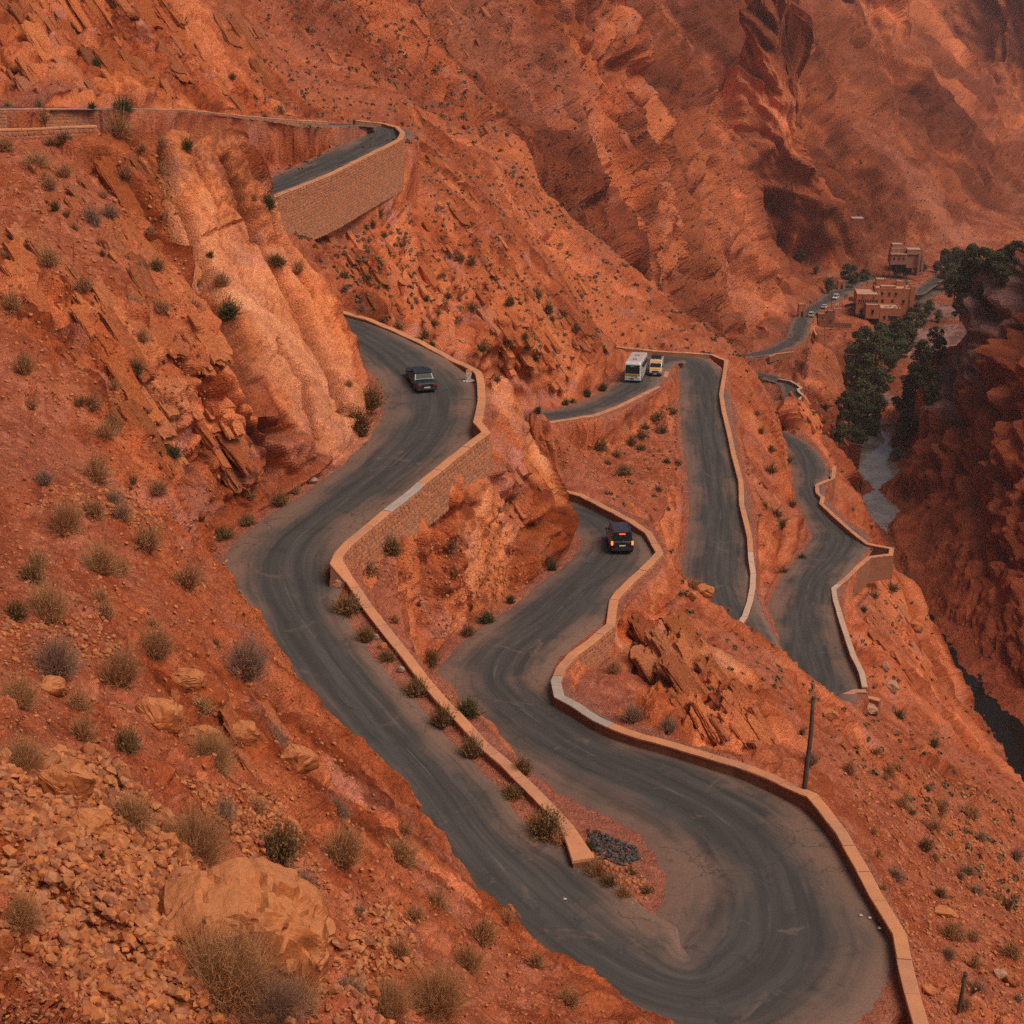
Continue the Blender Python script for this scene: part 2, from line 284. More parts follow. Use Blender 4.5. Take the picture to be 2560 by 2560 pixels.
# bedding frame: layers dip to the right and towards the viewer
NB = np.array([.60, -.42, .68]); NB /= np.linalg.norm(NB)
SB = np.cross(NB, [0, 0, 1]); SB /= np.linalg.norm(SB); DB = np.cross(NB, SB)
BED = np.array([SB, DB, NB])
def mat_terrain(k=1.0):
    """colour comes from the rock type of each spot (vertex colours, with shade painted into joints and hollows); the nodes add grain and fine relief"""
    t = NT('rock_and_soil' if k == 1 else 'distant_rock'); p = t.pos()
    c = t.node('ShaderNodeAttribute', attribute_name='stone_colour').outputs['Color']
    fin = t.noise(p, 4.0 * k, 5, .7); pc = t.voro(p, 7.0 * k, out='Color'); pd = t.voro(p, 7.0 * k)
    pv = t.node('ShaderNodeSeparateColor', {0: pc}).outputs[0]
    g = t.math('ADD', t.math('MULTIPLY', fin, .9 if k == 1 else .55), t.math('MULTIPLY', pv, .32)) if k == 1 else t.math('ADD', t.math('ADD', t.math('MULTIPLY', fin, .55), t.math('MULTIPLY', pv, .22)), .29)
    c = t.mix(1.0, c, t.node('ShaderNodeCombineColor', {0: t.math('ADD', g, .36), 1: t.math('ADD', g, .33), 2: t.math('ADD', g, .30)}).outputs[0], 'MULTIPLY')
    t.col(c); t.b.inputs['Roughness'].default_value = .95; t.b.inputs['Specular IOR Level'].default_value = .1
    t.bump(t.math('SUBTRACT', t.math('MULTIPLY', fin, 1.3), t.math('MULTIPLY', pd, .45)), .8, .22 / k)
    return t.m

# ------------------------------------------------------------------ terrain mesh: one height field, cells finer close to the viewer
NCOL, NROW = 860, 1300
az = np.concatenate([np.linspace(-34, -23.6, 36, endpoint=False), np.linspace(-23.6, 23.6, NCOL - 72), np.linspace(23.6, 34, 37)[1:]])
az = np.radians(az); NCOL = len(az); taz = np.tan(az)
_rs = np.exp(np.linspace(math.log(7.0), math.log(1500.0), 1500)); _cs = np.arange(0, NCOL, 6); _cs = np.unique(np.append(_cs, NCOL - 1))
XX = (taz[_cs][:, None] * _rs[None]); YY = np.broadcast_to(_rs[None], XX.shape)
HH, _ = height(XX.ravel(), YY.ravel()); HH = HH.reshape(XX.shape)
dist = np.sqrt(XX ** 2 + YY ** 2 + HH ** 2); el = HH / np.sqrt(XX ** 2 + YY ** 2)
mx = np.maximum.accumulate(el, 1); vis = np.clip(1 - (mx - el) / .03, 0, 1)
met = np.sqrt(np.gradient(YY, axis=1) ** 2 + np.gradient(HH, axis=1) ** 2) / dist
met = met * (.12 + .13 * vis) + np.abs(np.gradient(np.arctan(el), axis=1)) * vis + .00008
k = np.array([.25, .5, .25])
met = np.apply_along_axis(lambda a: np.convolve(np.pad(a, 1, 'edge'), k, 'valid'), 0, met)
met = np.apply_along_axis(lambda a: np.convolve(np.pad(a, 3, 'edge'), np.ones(7) / 7, 'valid'), 1, met)
cum = np.cumsum(met, 1); cum = (cum - cum[:, :1]) / (cum[:, -1:] - cum[:, :1])
tgt = np.linspace(0, 1, NROW)
RR = np.stack([np.interp(tgt, cum[i], _rs) for i in range(len(_cs))])
RR = np.stack([np.interp(np.arange(NCOL), _cs, RR[:, j]) for j in range(NROW)], 1)       # NCOL x NROW
X = (taz[:, None] * RR).astype(np.float32); Y = RR.astype(np.float32)
Z, RD_ = height(X.ravel(), Y.ravel()); Z = Z.reshape(X.shape); RD_ = RD_.reshape(X.shape)
print('height %.1f (%d)' % (time.time() - T0, NROW)); 0 and print('height %.1f' % (time.time() - T0))
P3 = np.stack([X, Y, Z], -1)
du = np.gradient(P3, axis=0); dv = np.gradient(P3, axis=1)
N3 = np.cross(du, dv); N3 /= np.linalg.norm(N3, axis=-1, keepdims=True) + 1e-9
N3 *= np.sign(N3[..., 2:3] + 1e-9)
flat = P3.reshape(-1, 3).astype(np.float32); nrm = N3.reshape(-1, 3).astype(np.float32); dep = np.sqrt((flat ** 2).sum(1))
slope = np.degrees(np.arccos(np.clip(nrm[:, 2], -1, 1)))
rock = sstep(36, 54, slope + 10 * vnoise(flat, .11, 5)) * .9
pale = np.zeros(len(flat), np.float32); dark = pale.copy(); grav = pale.copy(); smooth = pale.copy()
PX, PY, _dd = proj(flat); PX = PX.astype(np.float32); PY = PY.astype(np.float32)
def hit0(px, py, tmin=8.0, tmax=1500.0):
    d = ray(px, py); t = np.exp(np.linspace(math.log(tmin), math.log(tmax), 2500)); q = d[None] * t[:, None]
    h = height(q[:, 0], q[:, 1])[0]; i = np.argmax(q[:, 2] < h); return q[i]
def zone(arr, pts, val, wob=.35, mode='max'):
    """a patch of other rock or painted tone: (px, py, radius in metres) spots found on the ground"""
    for a in pts:
        px, py, r = a[:3]; c = hit0(px, py); st = a[3] if len(a) > 3 else 1.0
        v = flat - c.astype(np.float32)
        if st != 1.0:                       # drawn out down the dip
            al = v @ DB.astype(np.float32); v2 = (v ** 2).sum(1) - al ** 2 + (al / st) ** 2
        else: v2 = (v ** 2).sum(1)
        m = v2 < (r * 1.8) ** 2
        if not m.any(): continue
        d = np.sqrt(v2[m]) / r + wob * fbm(flat[m], 2.2 / r, 3, 11)
        w = (1 - sstep(.65, 1.1, d)) * val
        arr[m] = np.maximum(arr[m], w) if mode == 'max' else arr[m] * (1 - w)
# slab and cut faces are bare rock
zone(rock, [(480, 600, 9, 1.5), (600, 600, 13, 1.6), (700, 800, 13, 1.6), (760, 1000, 9, 1.4), (560, 1050, 10), (300, 900, 8, 1.5), (450, 1220, 6), (150, 850, 6, 1.5)], 1.0)
zone(rock, [(1280, 1100, 10), (1200, 1250, 8), (1300, 1350, 9), (1350, 1250, 7), (1480, 900, 9), (1420, 930, 7), (1520, 880, 6), (1700, 1650, 7), (1800, 1750, 7), (1620, 1560, 6), (1720, 1800, 5), (1700, 1330, 5), (1980, 1450, 6), (1960, 1400, 5)], 1.0)
zone(rock, [(300, 120, 16), (450, 150, 16), (550, 100, 14), (100, 80, 14), (620, 200, 8)], 1.0)
zone(pale, [(560, 480, 5, 2.4), (650, 700, 6, 2.4), (720, 860, 5, 2.2), (500, 430, 2.5, 3), (800, 1010, 3, 2), (840, 950, 2, 3), (600, 760, 4, 2)], .85)
zone(pale, [(1230, 1330, 4, 1.8), (1250, 1000, 2.5, 2.5), (1180, 1400, 2.5, 2), (1330, 1130, 3, 2), (1620, 1640, 2, 2.5), (1800, 1640, 2.5, 2)], .8)
zone(pale, [(380, 990, 3, 2), (1280, 60, 26), (1300, 160, 22), (1420, 250, 20)], .55)
zone(pale, [(1900, 690, 10, 1.5), (2000, 745, 9), (2330, 530, 22, 2.6), (2380, 580, 12, 2)], .75)
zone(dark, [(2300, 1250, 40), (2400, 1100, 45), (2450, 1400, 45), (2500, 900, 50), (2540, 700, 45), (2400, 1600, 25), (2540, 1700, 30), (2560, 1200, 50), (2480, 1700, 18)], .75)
zone(dark, [(1660, 1680, 2.6, 1.6), (1720, 1760, 2.8, 1.6), (1190, 400, 6), (1760, 1850, 2.0, 1.5)], .6)  # outcrop recess painted dark for its shade; one spot is a dark rock tower
zone(grav, [(2350, 850, 22), (2420, 800, 20), (2300, 880, 16), (2180, 1080, 10), (2400, 900, 16), (2330, 780, 14), (2200, 1000, 8)], .8)
rdf = RD_.ravel()
def pinpoly(P):
    c = np.zeros(len(flat), bool); j = len(P) - 1
    for i in range(len(P)):
        (xi, yi), (xj, yj) = P[i], P[j]
        if yi != yj: c ^= ((yi > PY) != (yj > PY)) & (PX < (xj - xi) * (PY - yi) / (yj - yi) + xi)
        j = i
    return c
slabp = pinpoly([(395, 350), (590, 350), (662, 455), (752, 625), (832, 790), (890, 930), (905, 1040), (840, 1170), (740, 1060), (640, 900), (540, 740), (440, 560), (400, 430)]) & (flat[:, 1] > 92) & (flat[:, 1] < 133)
slabp = slabp.astype(np.float32)
rock = np.maximum(rock, slabp); pale = np.maximum(pale, slabp * np.clip(.80 + .5 * fbm(flat, .3, 3, 81), 0, 1))
# open joints running down the slab and the cut faces
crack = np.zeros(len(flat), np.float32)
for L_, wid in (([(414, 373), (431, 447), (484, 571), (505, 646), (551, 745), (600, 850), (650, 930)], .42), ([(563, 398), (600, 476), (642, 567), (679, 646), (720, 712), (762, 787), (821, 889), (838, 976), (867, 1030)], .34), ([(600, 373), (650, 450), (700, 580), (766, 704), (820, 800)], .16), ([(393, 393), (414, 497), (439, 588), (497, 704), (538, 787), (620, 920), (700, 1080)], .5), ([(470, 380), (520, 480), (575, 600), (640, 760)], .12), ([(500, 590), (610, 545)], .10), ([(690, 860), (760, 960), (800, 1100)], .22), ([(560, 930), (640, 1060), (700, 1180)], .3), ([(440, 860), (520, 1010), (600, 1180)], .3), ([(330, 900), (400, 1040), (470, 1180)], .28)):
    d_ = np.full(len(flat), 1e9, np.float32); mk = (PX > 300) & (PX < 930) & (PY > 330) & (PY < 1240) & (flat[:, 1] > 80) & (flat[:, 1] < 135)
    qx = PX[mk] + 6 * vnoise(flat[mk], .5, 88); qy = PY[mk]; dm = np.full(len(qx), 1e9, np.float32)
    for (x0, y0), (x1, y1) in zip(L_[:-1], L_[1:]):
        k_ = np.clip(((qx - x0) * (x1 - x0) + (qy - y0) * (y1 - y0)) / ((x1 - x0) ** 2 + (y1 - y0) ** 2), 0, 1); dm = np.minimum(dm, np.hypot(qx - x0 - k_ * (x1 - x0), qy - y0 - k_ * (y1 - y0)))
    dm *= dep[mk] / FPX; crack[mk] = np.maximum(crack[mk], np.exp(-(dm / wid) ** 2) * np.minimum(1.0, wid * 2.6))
calm = np.where(slope > 38, sstep(.1, 1.1, rdf), sstep(.4, 2.6, rdf)).astype(np.float32)
CW = ((flat[:, 0] > 84) & (flat[:, 1] > 225) & (flat[:, 1] < 430)).astype(np.float32) * sstep(-125, -120, flat[:, 2])
rock = np.maximum(rock, CW * .9); rock = np.maximum(rock, .85 * sstep(np.where(flat[:, 1] > 135, -.12, .08), np.where(flat[:, 1] > 135, .12, .28), fbm(flat, .085, 3, 45)) * sstep(20, 30, slope)); rock *= sstep(.0, 1.0, rdf)
# displacement: bedded blocks on rock, lumps and stones on soil
far = sstep(215, 330, flat[:, 1] - .25 * flat[:, 0]); R_ = BED.astype(np.float32)
qb = flat @ R_.T
warp = fbm(flat, .25, 3, 3)[:, None] * np.float32(.8)
disp = np.zeros(len(flat), np.float32)
def strata(z, th, sd_):
    """beds: each has its own hardness (how far it stands out) and its own tint"""
    q = z / np.float32(th); i = np.floor(q).astype(np.int64); f = (q - i).astype(np.float32); o = i * 0
    a, b = h01(i, o, o, sd_), h01(i + 1, o, o, sd_); w = sstep(.80, 1.0, f); t1, t2 = h01(i, o, o, sd_ + 1), h01(i + 1, o, o, sd_ + 1)
    return a + (b - a) * w - .5, t1 + (t2 - t1) * w - .5
bw = fbm(flat, .045, 4, 33) * np.float32(3.0) + fbm(flat, .4, 2, 34) * np.float32(.35)
s1, c1 = strata(qb[:, 2] + bw, 2.3, 101); s2, c2 = strata(qb[:, 2] + bw, .62, 103)
bwf = fbm(flat, .012, 4, 35) * np.float32(16.0) + fbm(flat, .12, 3, 36) * np.float32(1.6)
s3, c3 = strata(qb[:, 2] + bwf, 11.0, 105); s4, c4 = strata(qb[:, 2] + bwf, 3.4, 107)
b1, e1 = blocks((qb + warp) * np.array([.30, .16, .75], np.float32), 1); b2, e2 = blocks((qb + warp * .9) * np.array([.9, .75, 1.35], np.float32), 2)
near = 1 - far
rk = rock * calm
slabm = np.clip(pale * 1.2 + slabp * .5, 0, 1) * near
closeup = .45 + .55 * sstep(62, 92, dep)
disp += rk * near * closeup * (1 - .55 * slabm) * (1.2 * b1 + .50 * b2 + 1.9 * s1 + .85 * s2 - .9 * (1 - sstep(.0, .13, e1)) - .30 * (1 - sstep(0, .14, e2)))
disp += near * calm * (1 - rock) * (.40 * fbm(flat, .30, 3, 9) + .22 * b2 + .16 * fbm(flat, 1.3, 3, 8))
del b1, e1, b2, e2
m = far > 0; fq = flat[m]; fb = qb[m]
wf = fbm(fq, .03, 3, 21)[:, None] * np.float32(7)
b3, e3 = blocks((fb + wf) * np.array([.055, .022, .13], np.float32), 4); b4, e4 = blocks((fb + wf * .3) * np.array([.16, .07, .4], np.float32), 5)
b7, e7 = blocks((fb + wf * .2) * np.array([.42, .20, .95], np.float32), 8)
rib = np.abs(fbm(fb * np.array([1, .22, 1], np.float32), .028, 4, 31))
fd = (5.0 * b3 + 2.6 * b4 - 2.2 * (1 - sstep(0, .12, e3)) - 1.0 * (1 - sstep(0, .15, e4)) + 4.2 * s3[m] + 2.2 * s4[m] + 1.2 * b7 - .5 * (1 - sstep(0, .15, e7)) - 9 * (.25 - rib) * 1.0 + 3.0 * fbm(fq, .05, 4, 23) + 1.1 * fbm(fq, .25, 3, 24))
fr = .34 + .66 * np.maximum(rock[m], sstep(-.15, .2, fbm(fq, .022, 4, 42)))
valley = sstep(-121, -108, fq[:, 2])
disp[m] += far[m] * calm[m] * fr * valley * fd * 1.45
rock[m] = np.maximum(rock[m] , .55 * sstep(-.2, .5, fbm(fq, .03, 3, 41)) * valley)
# spurs and gullies of the mountain
_mk = (flat[:, 1] > 200) & (PX > 600) & (PX < 2700) & (PY < 950) & ~((flat[:, 0] > 84) & (flat[:, 1] < 428)); _qx = PX[_mk] + 26 * fbm(flat[_mk], .03, 3, 89); _qy = PY[_mk]; _ml = np.zeros(_mk.sum(), np.float32)
for L_, wid, amp in (([(1630, -60), (1640, 0), (1720, 150), (1800, 350), (1890, 540), (1985, 690)], 13, 11), ([(1690, -60), (1710, 0), (1790, 190), (1855, 390), (1945, 590), (2010, 690)], 15, -15), ([(1870, -60), (1880, 0), (1905, 150), (1930, 300), (1995, 450), (2060, 570)], 15, 13), ([(1960, 0), (2000, 200), (2080, 400), (2130, 520)], 18, -11), ([(2100, -40), (2140, 130), (2200, 300), (2250, 420)], 22, 14), ([(2180, 0), (2240, 180), (2330, 380)], 22, -13), ([(2330, -40), (2380, 140), (2440, 300)], 26, 15), ([(2420, 0), (2480, 200), (2540, 380)], 26, -12),
                     ([(880, 0), (960, 110), (1080, 240), (1190, 350), (1330, 490)], 6, -6), ([(930, -40), (1060, 110), (1200, 260), (1330, 400)], 7, 5), ([(1330, 470), (1470, 600), (1640, 790)], 7, -7), ([(1380, 440), (1540, 600), (1700, 780)], 9, 5), ([(1180, 380), (1205, 440)], 7, 6), ([(1480, 60), (1600, 300), (1720, 520), (1830, 700)], 10, -7), ([(1400, -40), (1520, 250), (1640, 480), (1780, 720)], 12, 6), ([(2000, 600), (2060, 680)], 8, -6), ([(2280, 480), (2420, 640)], 9, 5), ([(1260, -40), (1380, 180), (1500, 380)], 9, -5)):
    dm = np.full(len(_qx), 1e9, np.float32)
    for (x0, y0), (x1, y1) in zip(L_[:-1], L_[1:]):
        k_ = np.clip(((_qx - x0) * (x1 - x0) + (_qy - y0) * (y1 - y0)) / ((x1 - x0) ** 2 + (y1 - y0) ** 2), 0, 1); dm = np.minimum(dm, np.hypot(_qx - x0 - k_ * (x1 - x0), _qy - y0 - k_ * (y1 - y0)))
    dm *= dep[_mk] / FPX; _ml += amp * np.exp(-np.abs(dm / wid) ** 1.5)
disp[_mk] += _ml * far[_mk] * calm[_mk] * sstep(-119, -108, flat[_mk][:, 2])
# canyon wall on the right: upright ribs
cwm = CW > 0
fq = flat[cwm]; qs = fq * np.array([1, 1, .45], np.float32)
b5, e5 = blocks((qs + fbm(fq, .1, 2, 51)[:, None] * 2) * np.float32(.16), 6); b6, e6 = blocks(qs * np.float32(.5), 7)
disp[cwm] += CW[cwm] * (3.2 * b5 + 1.1 * b6 - .8 * (1 - sstep(0, .12, e5)) + 1.5 * fbm(fq, .07, 3, 52)) * sstep(-126, -116, fq[:, 2])
# loose stones and small ledges on the soil
def stones(sc, s, dens):
    q = (flat[sm] * np.float32(sc)); b = np.floor(q); i = b.astype(np.int64); f = q - b; o = np.zeros(len(q), np.float32)
    for dx in (-1, 0, 1):
        for dy in (-1, 0, 1):
            for dz in (-1, 0, 1):
                h = hsh(i[:, 0] + dx, i[:, 1] + dy, i[:, 2] + dz, s)
                jx = (h & U32(255)).astype(np.float32) / 255; jy = ((h >> U32(8)) & U32(255)).astype(np.float32) / 255; jz = ((h >> U32(16)) & U32(255)).astype(np.float32) / 255
                on = ((h >> U32(24)).astype(np.float32) / 255) < dens
                d = np.maximum(np.maximum(np.abs(f[:, 0] - dx - jx + .3 * (f[:, 1] - dy - jy)), np.abs(f[:, 1] - dy - jy) * (1 + jx)), np.abs(f[:, 2] - dz - jz) * 1.2)
                o = np.maximum(o, np.where(on, np.clip((.48 - d) * 3.2, 0, .75), 0))
    return o / sc
sm = (near * calm > .02) & (dep < 150); ss = stones(1.1, 61, .16); disp[sm] += ss * .42 * (calm * (1 - .8 * slabm))[sm]
sm2 = sm; stn = np.zeros(len(flat), np.float32); stn[sm] = ss
sm = (near * calm > .02) & (dep < 90); ss = stones(2.6, 62, .30); disp[sm] += ss * .5 * (calm * (1 - .8 * slabm))[sm]; stn[sm] = np.maximum(stn[sm], ss * 2)
disp = disp.reshape(NCOL, NROW)
for _ in range(1):
    disp[1:-1] = .25 * disp[:-2] + .5 * disp[1:-1] + .25 * disp[2:]; disp[:, 1:-1] = .25 * disp[:, :-2] + .5 * disp[:, 1:-1] + .25 * disp[:, 2:]
disp = disp.ravel() - crack * near * calm * 1.9
flat2 = flat + nrm * disp[:, None]
# what each spot is made of, with shade painted into joints and hollows
def C3(*c): return np.array(c, np.float32)
def mx3(w, a, b): return a + (b - a) * w[:, None]
big = fbm(flat, .045, 3, 71); mid = fbm(flat, .33, 4, 72); fin = fbm(flat, 2.4, 2, 73) * near + fbm(flat, .45, 2, 78) * far
lay = fbm((qb + warp) * np.array([.16, .08, 1.0], np.float32), .9, 4, 74); layf = fbm(qb * np.array([.2, .1, 1], np.float32), .12, 4, 75)
lay = lay * near + layf * far
tone = blocks(flat * (np.float32(1.6) * near + np.float32(.30) * far)[:, None], 76)[0]
col = mx3(sstep(-.3, .35, mid), C3(.34, .098, .034), C3(.43, .155, .068))
col = mx3(sstep(-.1, .4, big), col, C3(.37, .140, .075))
col = mx3(sstep(.1, .45, tone) * .55, col, C3(.52, .235, .125)); col = mx3(sstep(-.15, -.45, tone) * .5, col, C3(.24, .075, .032))
rc = mx3(sstep(-.3, .3, lay), C3(.36, .098, .028), C3(.56, .205, .075))
rc = mx3(sstep(.15, .45, mid), rc, C3(.43, .185, .105)); rc = mx3(sstep(-.22, -.5, lay + .4 * fin) * .8, rc, C3(.17, .045, .017))
rc = mx3(sstep(0, .5, big) * .5, rc, C3(.58, .20, .055))
tint = (near * (c1 * .7 + c2 * .5) + far * (c3 * .8 + c4 * .5))
rc = np.clip(rc * (1 + .95 * tint[:, None] * np.array([.8, 1.0, 1.15], np.float32)), .01, .8); col = mx3(rock, col, rc); col = col * (1 + .50 * (far * tint)[:, None])
pc = mx3(sstep(-.25, .25, lay), C3(.68, .270, .092), C3(.82, .41, .185)); pc = pc * (1 + .35 * (c2 * near)[:, None]); pc = mx3(sstep(.2, .5, mid) * .6, pc, C3(.52, .26, .15)); pc = mx3(sstep(-.3, -.55, lay + .5 * fin) * .7, pc, C3(.30, .10, .04))
col = mx3(pale * near, col, pc); col = mx3(pale * far * .6, col, C3(.52, .25, .14))
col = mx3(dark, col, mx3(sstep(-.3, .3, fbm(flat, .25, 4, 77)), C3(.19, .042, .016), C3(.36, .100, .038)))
fr_ = far * (1 - pale); col = mx3(fr_ * sstep(-.05, -.4, big + layf) * .6, col, C3(.20, .065, .03))
col = mx3(crack * near * .75, col, C3(.20, .070, .030))  # shade inside the open joints painted as a dark tint
col = mx3(grav, col, mx3(sstep(-.3, .3, fin + mid), C3(.16, .115, .09), C3(.36, .27, .22)))
col = mx3(sstep(3.0, .5, rdf) * .55 * (1 - rock), col, C3(.33, .165, .105))
col = col * C3(1.06, .885, 1.0) * (1 - .12 * far[:, None])
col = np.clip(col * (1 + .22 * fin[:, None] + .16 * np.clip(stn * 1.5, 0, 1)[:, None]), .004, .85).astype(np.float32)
# dig the river a bed
print('displaced %.1f' % (time.time() - T0))
def attrs(me, d):
    for k, v in d.items():
        v = np.ascontiguousarray(v, np.float32)
        if v.ndim == 2: a = me.attributes.new(k, 'FLOAT_COLOR', 'POINT'); a.data.foreach_set('color', np.concatenate([v, np.ones((len(v), 1), np.float32)], 1).ravel())
        else: a = me.attributes.new(k, 'FLOAT', 'POINT'); a.data.foreach_set('value', v)
def mesh_np(name, v, f, mat, at=None, smooth=False):
    me = bpy.data.meshes.new(name); v = np.ascontiguousarray(v, np.float32); f = np.ascontiguousarray(f, np.int32); k = f.shape[1]
    me.vertices.add(len(v)); me.vertices.foreach_set('co', v.ravel()); me.loops.add(f.size); me.loops.foreach_set('vertex_index', f.ravel())
    me.polygons.add(len(f)); me.polygons.foreach_set('loop_start', np.arange(0, f.size, k, dtype=np.int32)); me.polygons.foreach_set('loop_total', np.full(len(f), k, np.int32))
    me.polygons.foreach_set('use_smooth', np.full(len(f), smooth)); me.update(calc_edges=True)
    if mat: me.materials.append(mat)
    if at: attrs(me, at)
    return me
def link(name, me, parent=None):
    o = bpy.data.objects.new(name, me); COL.objects.link(o)
    if parent is not None: o.parent = parent
    return o
def tag(o, label=None, cat=None, group=None, kind=None):
    if label: o['label'] = label
    if cat: o['category'] = cat
    if group: o['group'] = group
    if kind: o['kind'] = kind
    return o
M = {}
M['terrain'] = mat_terrain(); M['terrain_far'] = mat_terrain(.3)
ii = np.arange(NCOL * NROW).reshape(NCOL, NROW)
quads = np.stack([ii[:-1, :-1], ii[1:, :-1], ii[1:, 1:], ii[:-1, 1:]], -1).reshape(-1, 4)
cen = flat[quads].mean(1)
isw = (cen[:, 0] > 84 + np.maximum(0, (cen[:, 1] - 300)) * .03) & (cen[:, 1] > 150) & (cen[:, 1] < 428) & (cen[:, 2] > -125) & (cen[:, 0] > 120 - (cen[:, 1] - 150) * .4)
isv = ~isw & (cen[:, 1] > 225) & (cen[:, 2] < -112.5) & (cen[:, 0] > 60)
ism = ~isw & ~isv & (cen[:, 1] - .25 * cen[:, 0] > 240 - 35 * (cen[:, 0] < 0)) & (cen[:, 0] < 30 + (cen[:, 1] - 240) * .35)
ish = ~(isw | isv | ism)
for nm, msk in (('canyon_wall', isw), ('valley_floor', isv), ('mountain', ism), ('hillside', ish)):
    q = quads[msk]; u, inv = np.unique(q, return_inverse=True); q = inv.reshape(-1, 4)
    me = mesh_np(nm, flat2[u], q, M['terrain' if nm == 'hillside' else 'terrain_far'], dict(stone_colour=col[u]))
    tag(link(nm, me), kind='structure')
print('terrain %.1f' % (time.time() - T0))
scene.cycles.use_denoising = False
# where a line of sight or a plumb line meets the ground (looked up among the ground's own points)
_c = 5.0; _nb = 560; _px, _py, _dp = proj(flat2.astype(np.float64)); _i = np.floor(_px / _c).astype(np.int64) + 20; _j = np.floor(_py / _c).astype(np.int64) + 20
_ok = (_i >= 0) & (_i < _nb) & (_j >= 0) & (_j < _nb) & (_dp > 1); _idx = np.nonzero(_ok)[0]; _o = np.argsort(-_dp[_idx]); ZI = np.full((_nb, _nb), -1, np.int64)
ZI[_i[_idx[_o]], _j[_idx[_o]]] = _idx[_o]; ZD = np.where(ZI >= 0, _dp[ZI], 1e9)
def hit(px, py):
    i, j = int(px / _c) + 20, int(py / _c) + 20
    if not (1 <= i < _nb - 1 and 1 <= j < _nb - 1): return None, None
    w = ZD[i - 1:i + 2, j - 1:j + 2]; m = w.min()
    if m > 1e8: return None, None
    k = ZI[i, j] if ZD[i, j] < m * 1.12 else ZI[i - 1:i + 2, j - 1:j + 2].ravel()[w.argmin()]
    p = flat2[k].astype(float); n = nrm[k].astype(float); d = ray(px, py); den = d @ n
    if abs(den) > .12:
        t_ = (p @ n) / den; q = d * t_
        if np.linalg.norm(q - p) < .02 * np.linalg.norm(p) + .3: p = q
    hit.k = k
    return Vector(p), Vector(n)
_g0 = (-75., 5.); _gc = .7; GZ = np.full((260, 380), np.nan); _a = ((flat2[:, 0] - _g0[0]) / _gc).astype(int); _b = ((flat2[:, 1] - _g0[1]) / _gc).astype(int)
_m = (_a >= 0) & (_a < 260) & (_b >= 0) & (_b < 380); GZ[_a[_m], _b[_m]] = flat2[_m, 2]
def ground(x, y):
    a, b = int((x - _g0[0]) / _gc), int((y - _g0[1]) / _gc)
    if 0 <= a < 260 and 0 <= b < 380 and not np.isnan(GZ[a, b]): return GZ[a, b]
    return float(height(np.array([x]), np.array([y]))[0][0])

# ------------------------------------------------------------------ roads
def mat_asphalt(name, worn=0.0):
    t = NT(name); uv = t.node('ShaderNodeUVMap').outputs[0]; p = t.pos()
    sx = t.node('ShaderNodeSeparateXYZ', {0: uv}); u, v = sx.outputs[0], sx.outputs[1]
    st = t.noise(t.vmul(uv, (2.6, .035, 1)), 2.2, 5, .6); st2 = t.noise(t.vmul(uv, (9, .05, 1)), 2.0, 3, .6)
    big = t.noise(p, .13, 4, .6); fin = t.noise(p, 9, 4, .7)
    e = t.math('ABSOLUTE', u)
    dust = t.ramp(t.math('ADD', t.math('ADD', e, t.math('MULTIPLY', t.math('SUBTRACT', big, .5), 1.5)), t.math('MULTIPLY', t.math('SUBTRACT', st, .5), .7)), .28, 1.05)
    dark = t.mix(t.ramp(st, .3, .7), (.046 + worn, .044 + worn, .042 + worn, 1), (.088 + worn, .081 + worn, .076 + worn, 1))
    dark = t.mix(t.ramp(st2, .5, .75, 0, .6), dark, (.050, .047, .045, 1))
    c = t.mix(dust, dark, t.mix(t.ramp(fin, .3, .7), (.175, .110, .083, 1), (.24, .145, .105, 1)))
    c = t.mix(t.math('MULTIPLY', t.ramp(t.math('ABSOLUTE', t.math('SUBTRACT', u, t.math('MULTIPLY', t.math('SUBTRACT', t.noise(t.vmul(uv, (0, .05, 1)), 1.0, 2), .5), .25))), .022, .008), t.ramp(t.noise(t.vmul(uv, (0, .22, 1)), 1.0, 4), .45, .7, 0, .35)), c, (.24, .23, .22, 1))
    pt = t.noise(p, .55, 5, .7, dist=.6); c = t.mix(t.ramp(pt, .55, .68, 0, .45), c, (.040, .037, .036, 1)); c = t.mix(t.ramp(t.noise(p, .33, 4, .7, dist=1.0), .60, .72, 0, .5), c, (.20, .135, .105, 1))
    ck = t.voro(t.node('ShaderNodeVectorMath', {0: p, 1: t.vmul(t.noise(p, .8, 3, .6, 'Color'), (1.6, 1.6, 1.6))}, operation='ADD').outputs[0], .32, feature='DISTANCE_TO_EDGE'); c = t.mix(t.math('MULTIPLY', t.ramp(ck, .016, .004), t.ramp(big, .5, .62, 0, .5)), c, (.035, .032, .032, 1))
    g = t.math('ADD', t.math('MULTIPLY', t.noise(p, 30, 2, .8), .5), .75)
    c = t.mix(1.0, c, t.node('ShaderNodeCombineColor', {0: g, 1: g, 2: g}).outputs[0], 'MULTIPLY')
    t.col(c); t.b.inputs['Roughness'].default_value = .78; t.b.inputs['Specular IOR Level'].default_value = .28
    t.bump(t.noise(p, 30, 3, .7), .25, .02); return t.m
M['asphalt'] = mat_asphalt('worn_asphalt')
INSET = {'middle_road': lambda s, px, py: (.35, .35 + 1.5 * float(sstep(1440, 1540, py) * (1 - sstep(2080, 2220, py)))),
         'lower_road': lambda s, px, py: (.4, .3)}
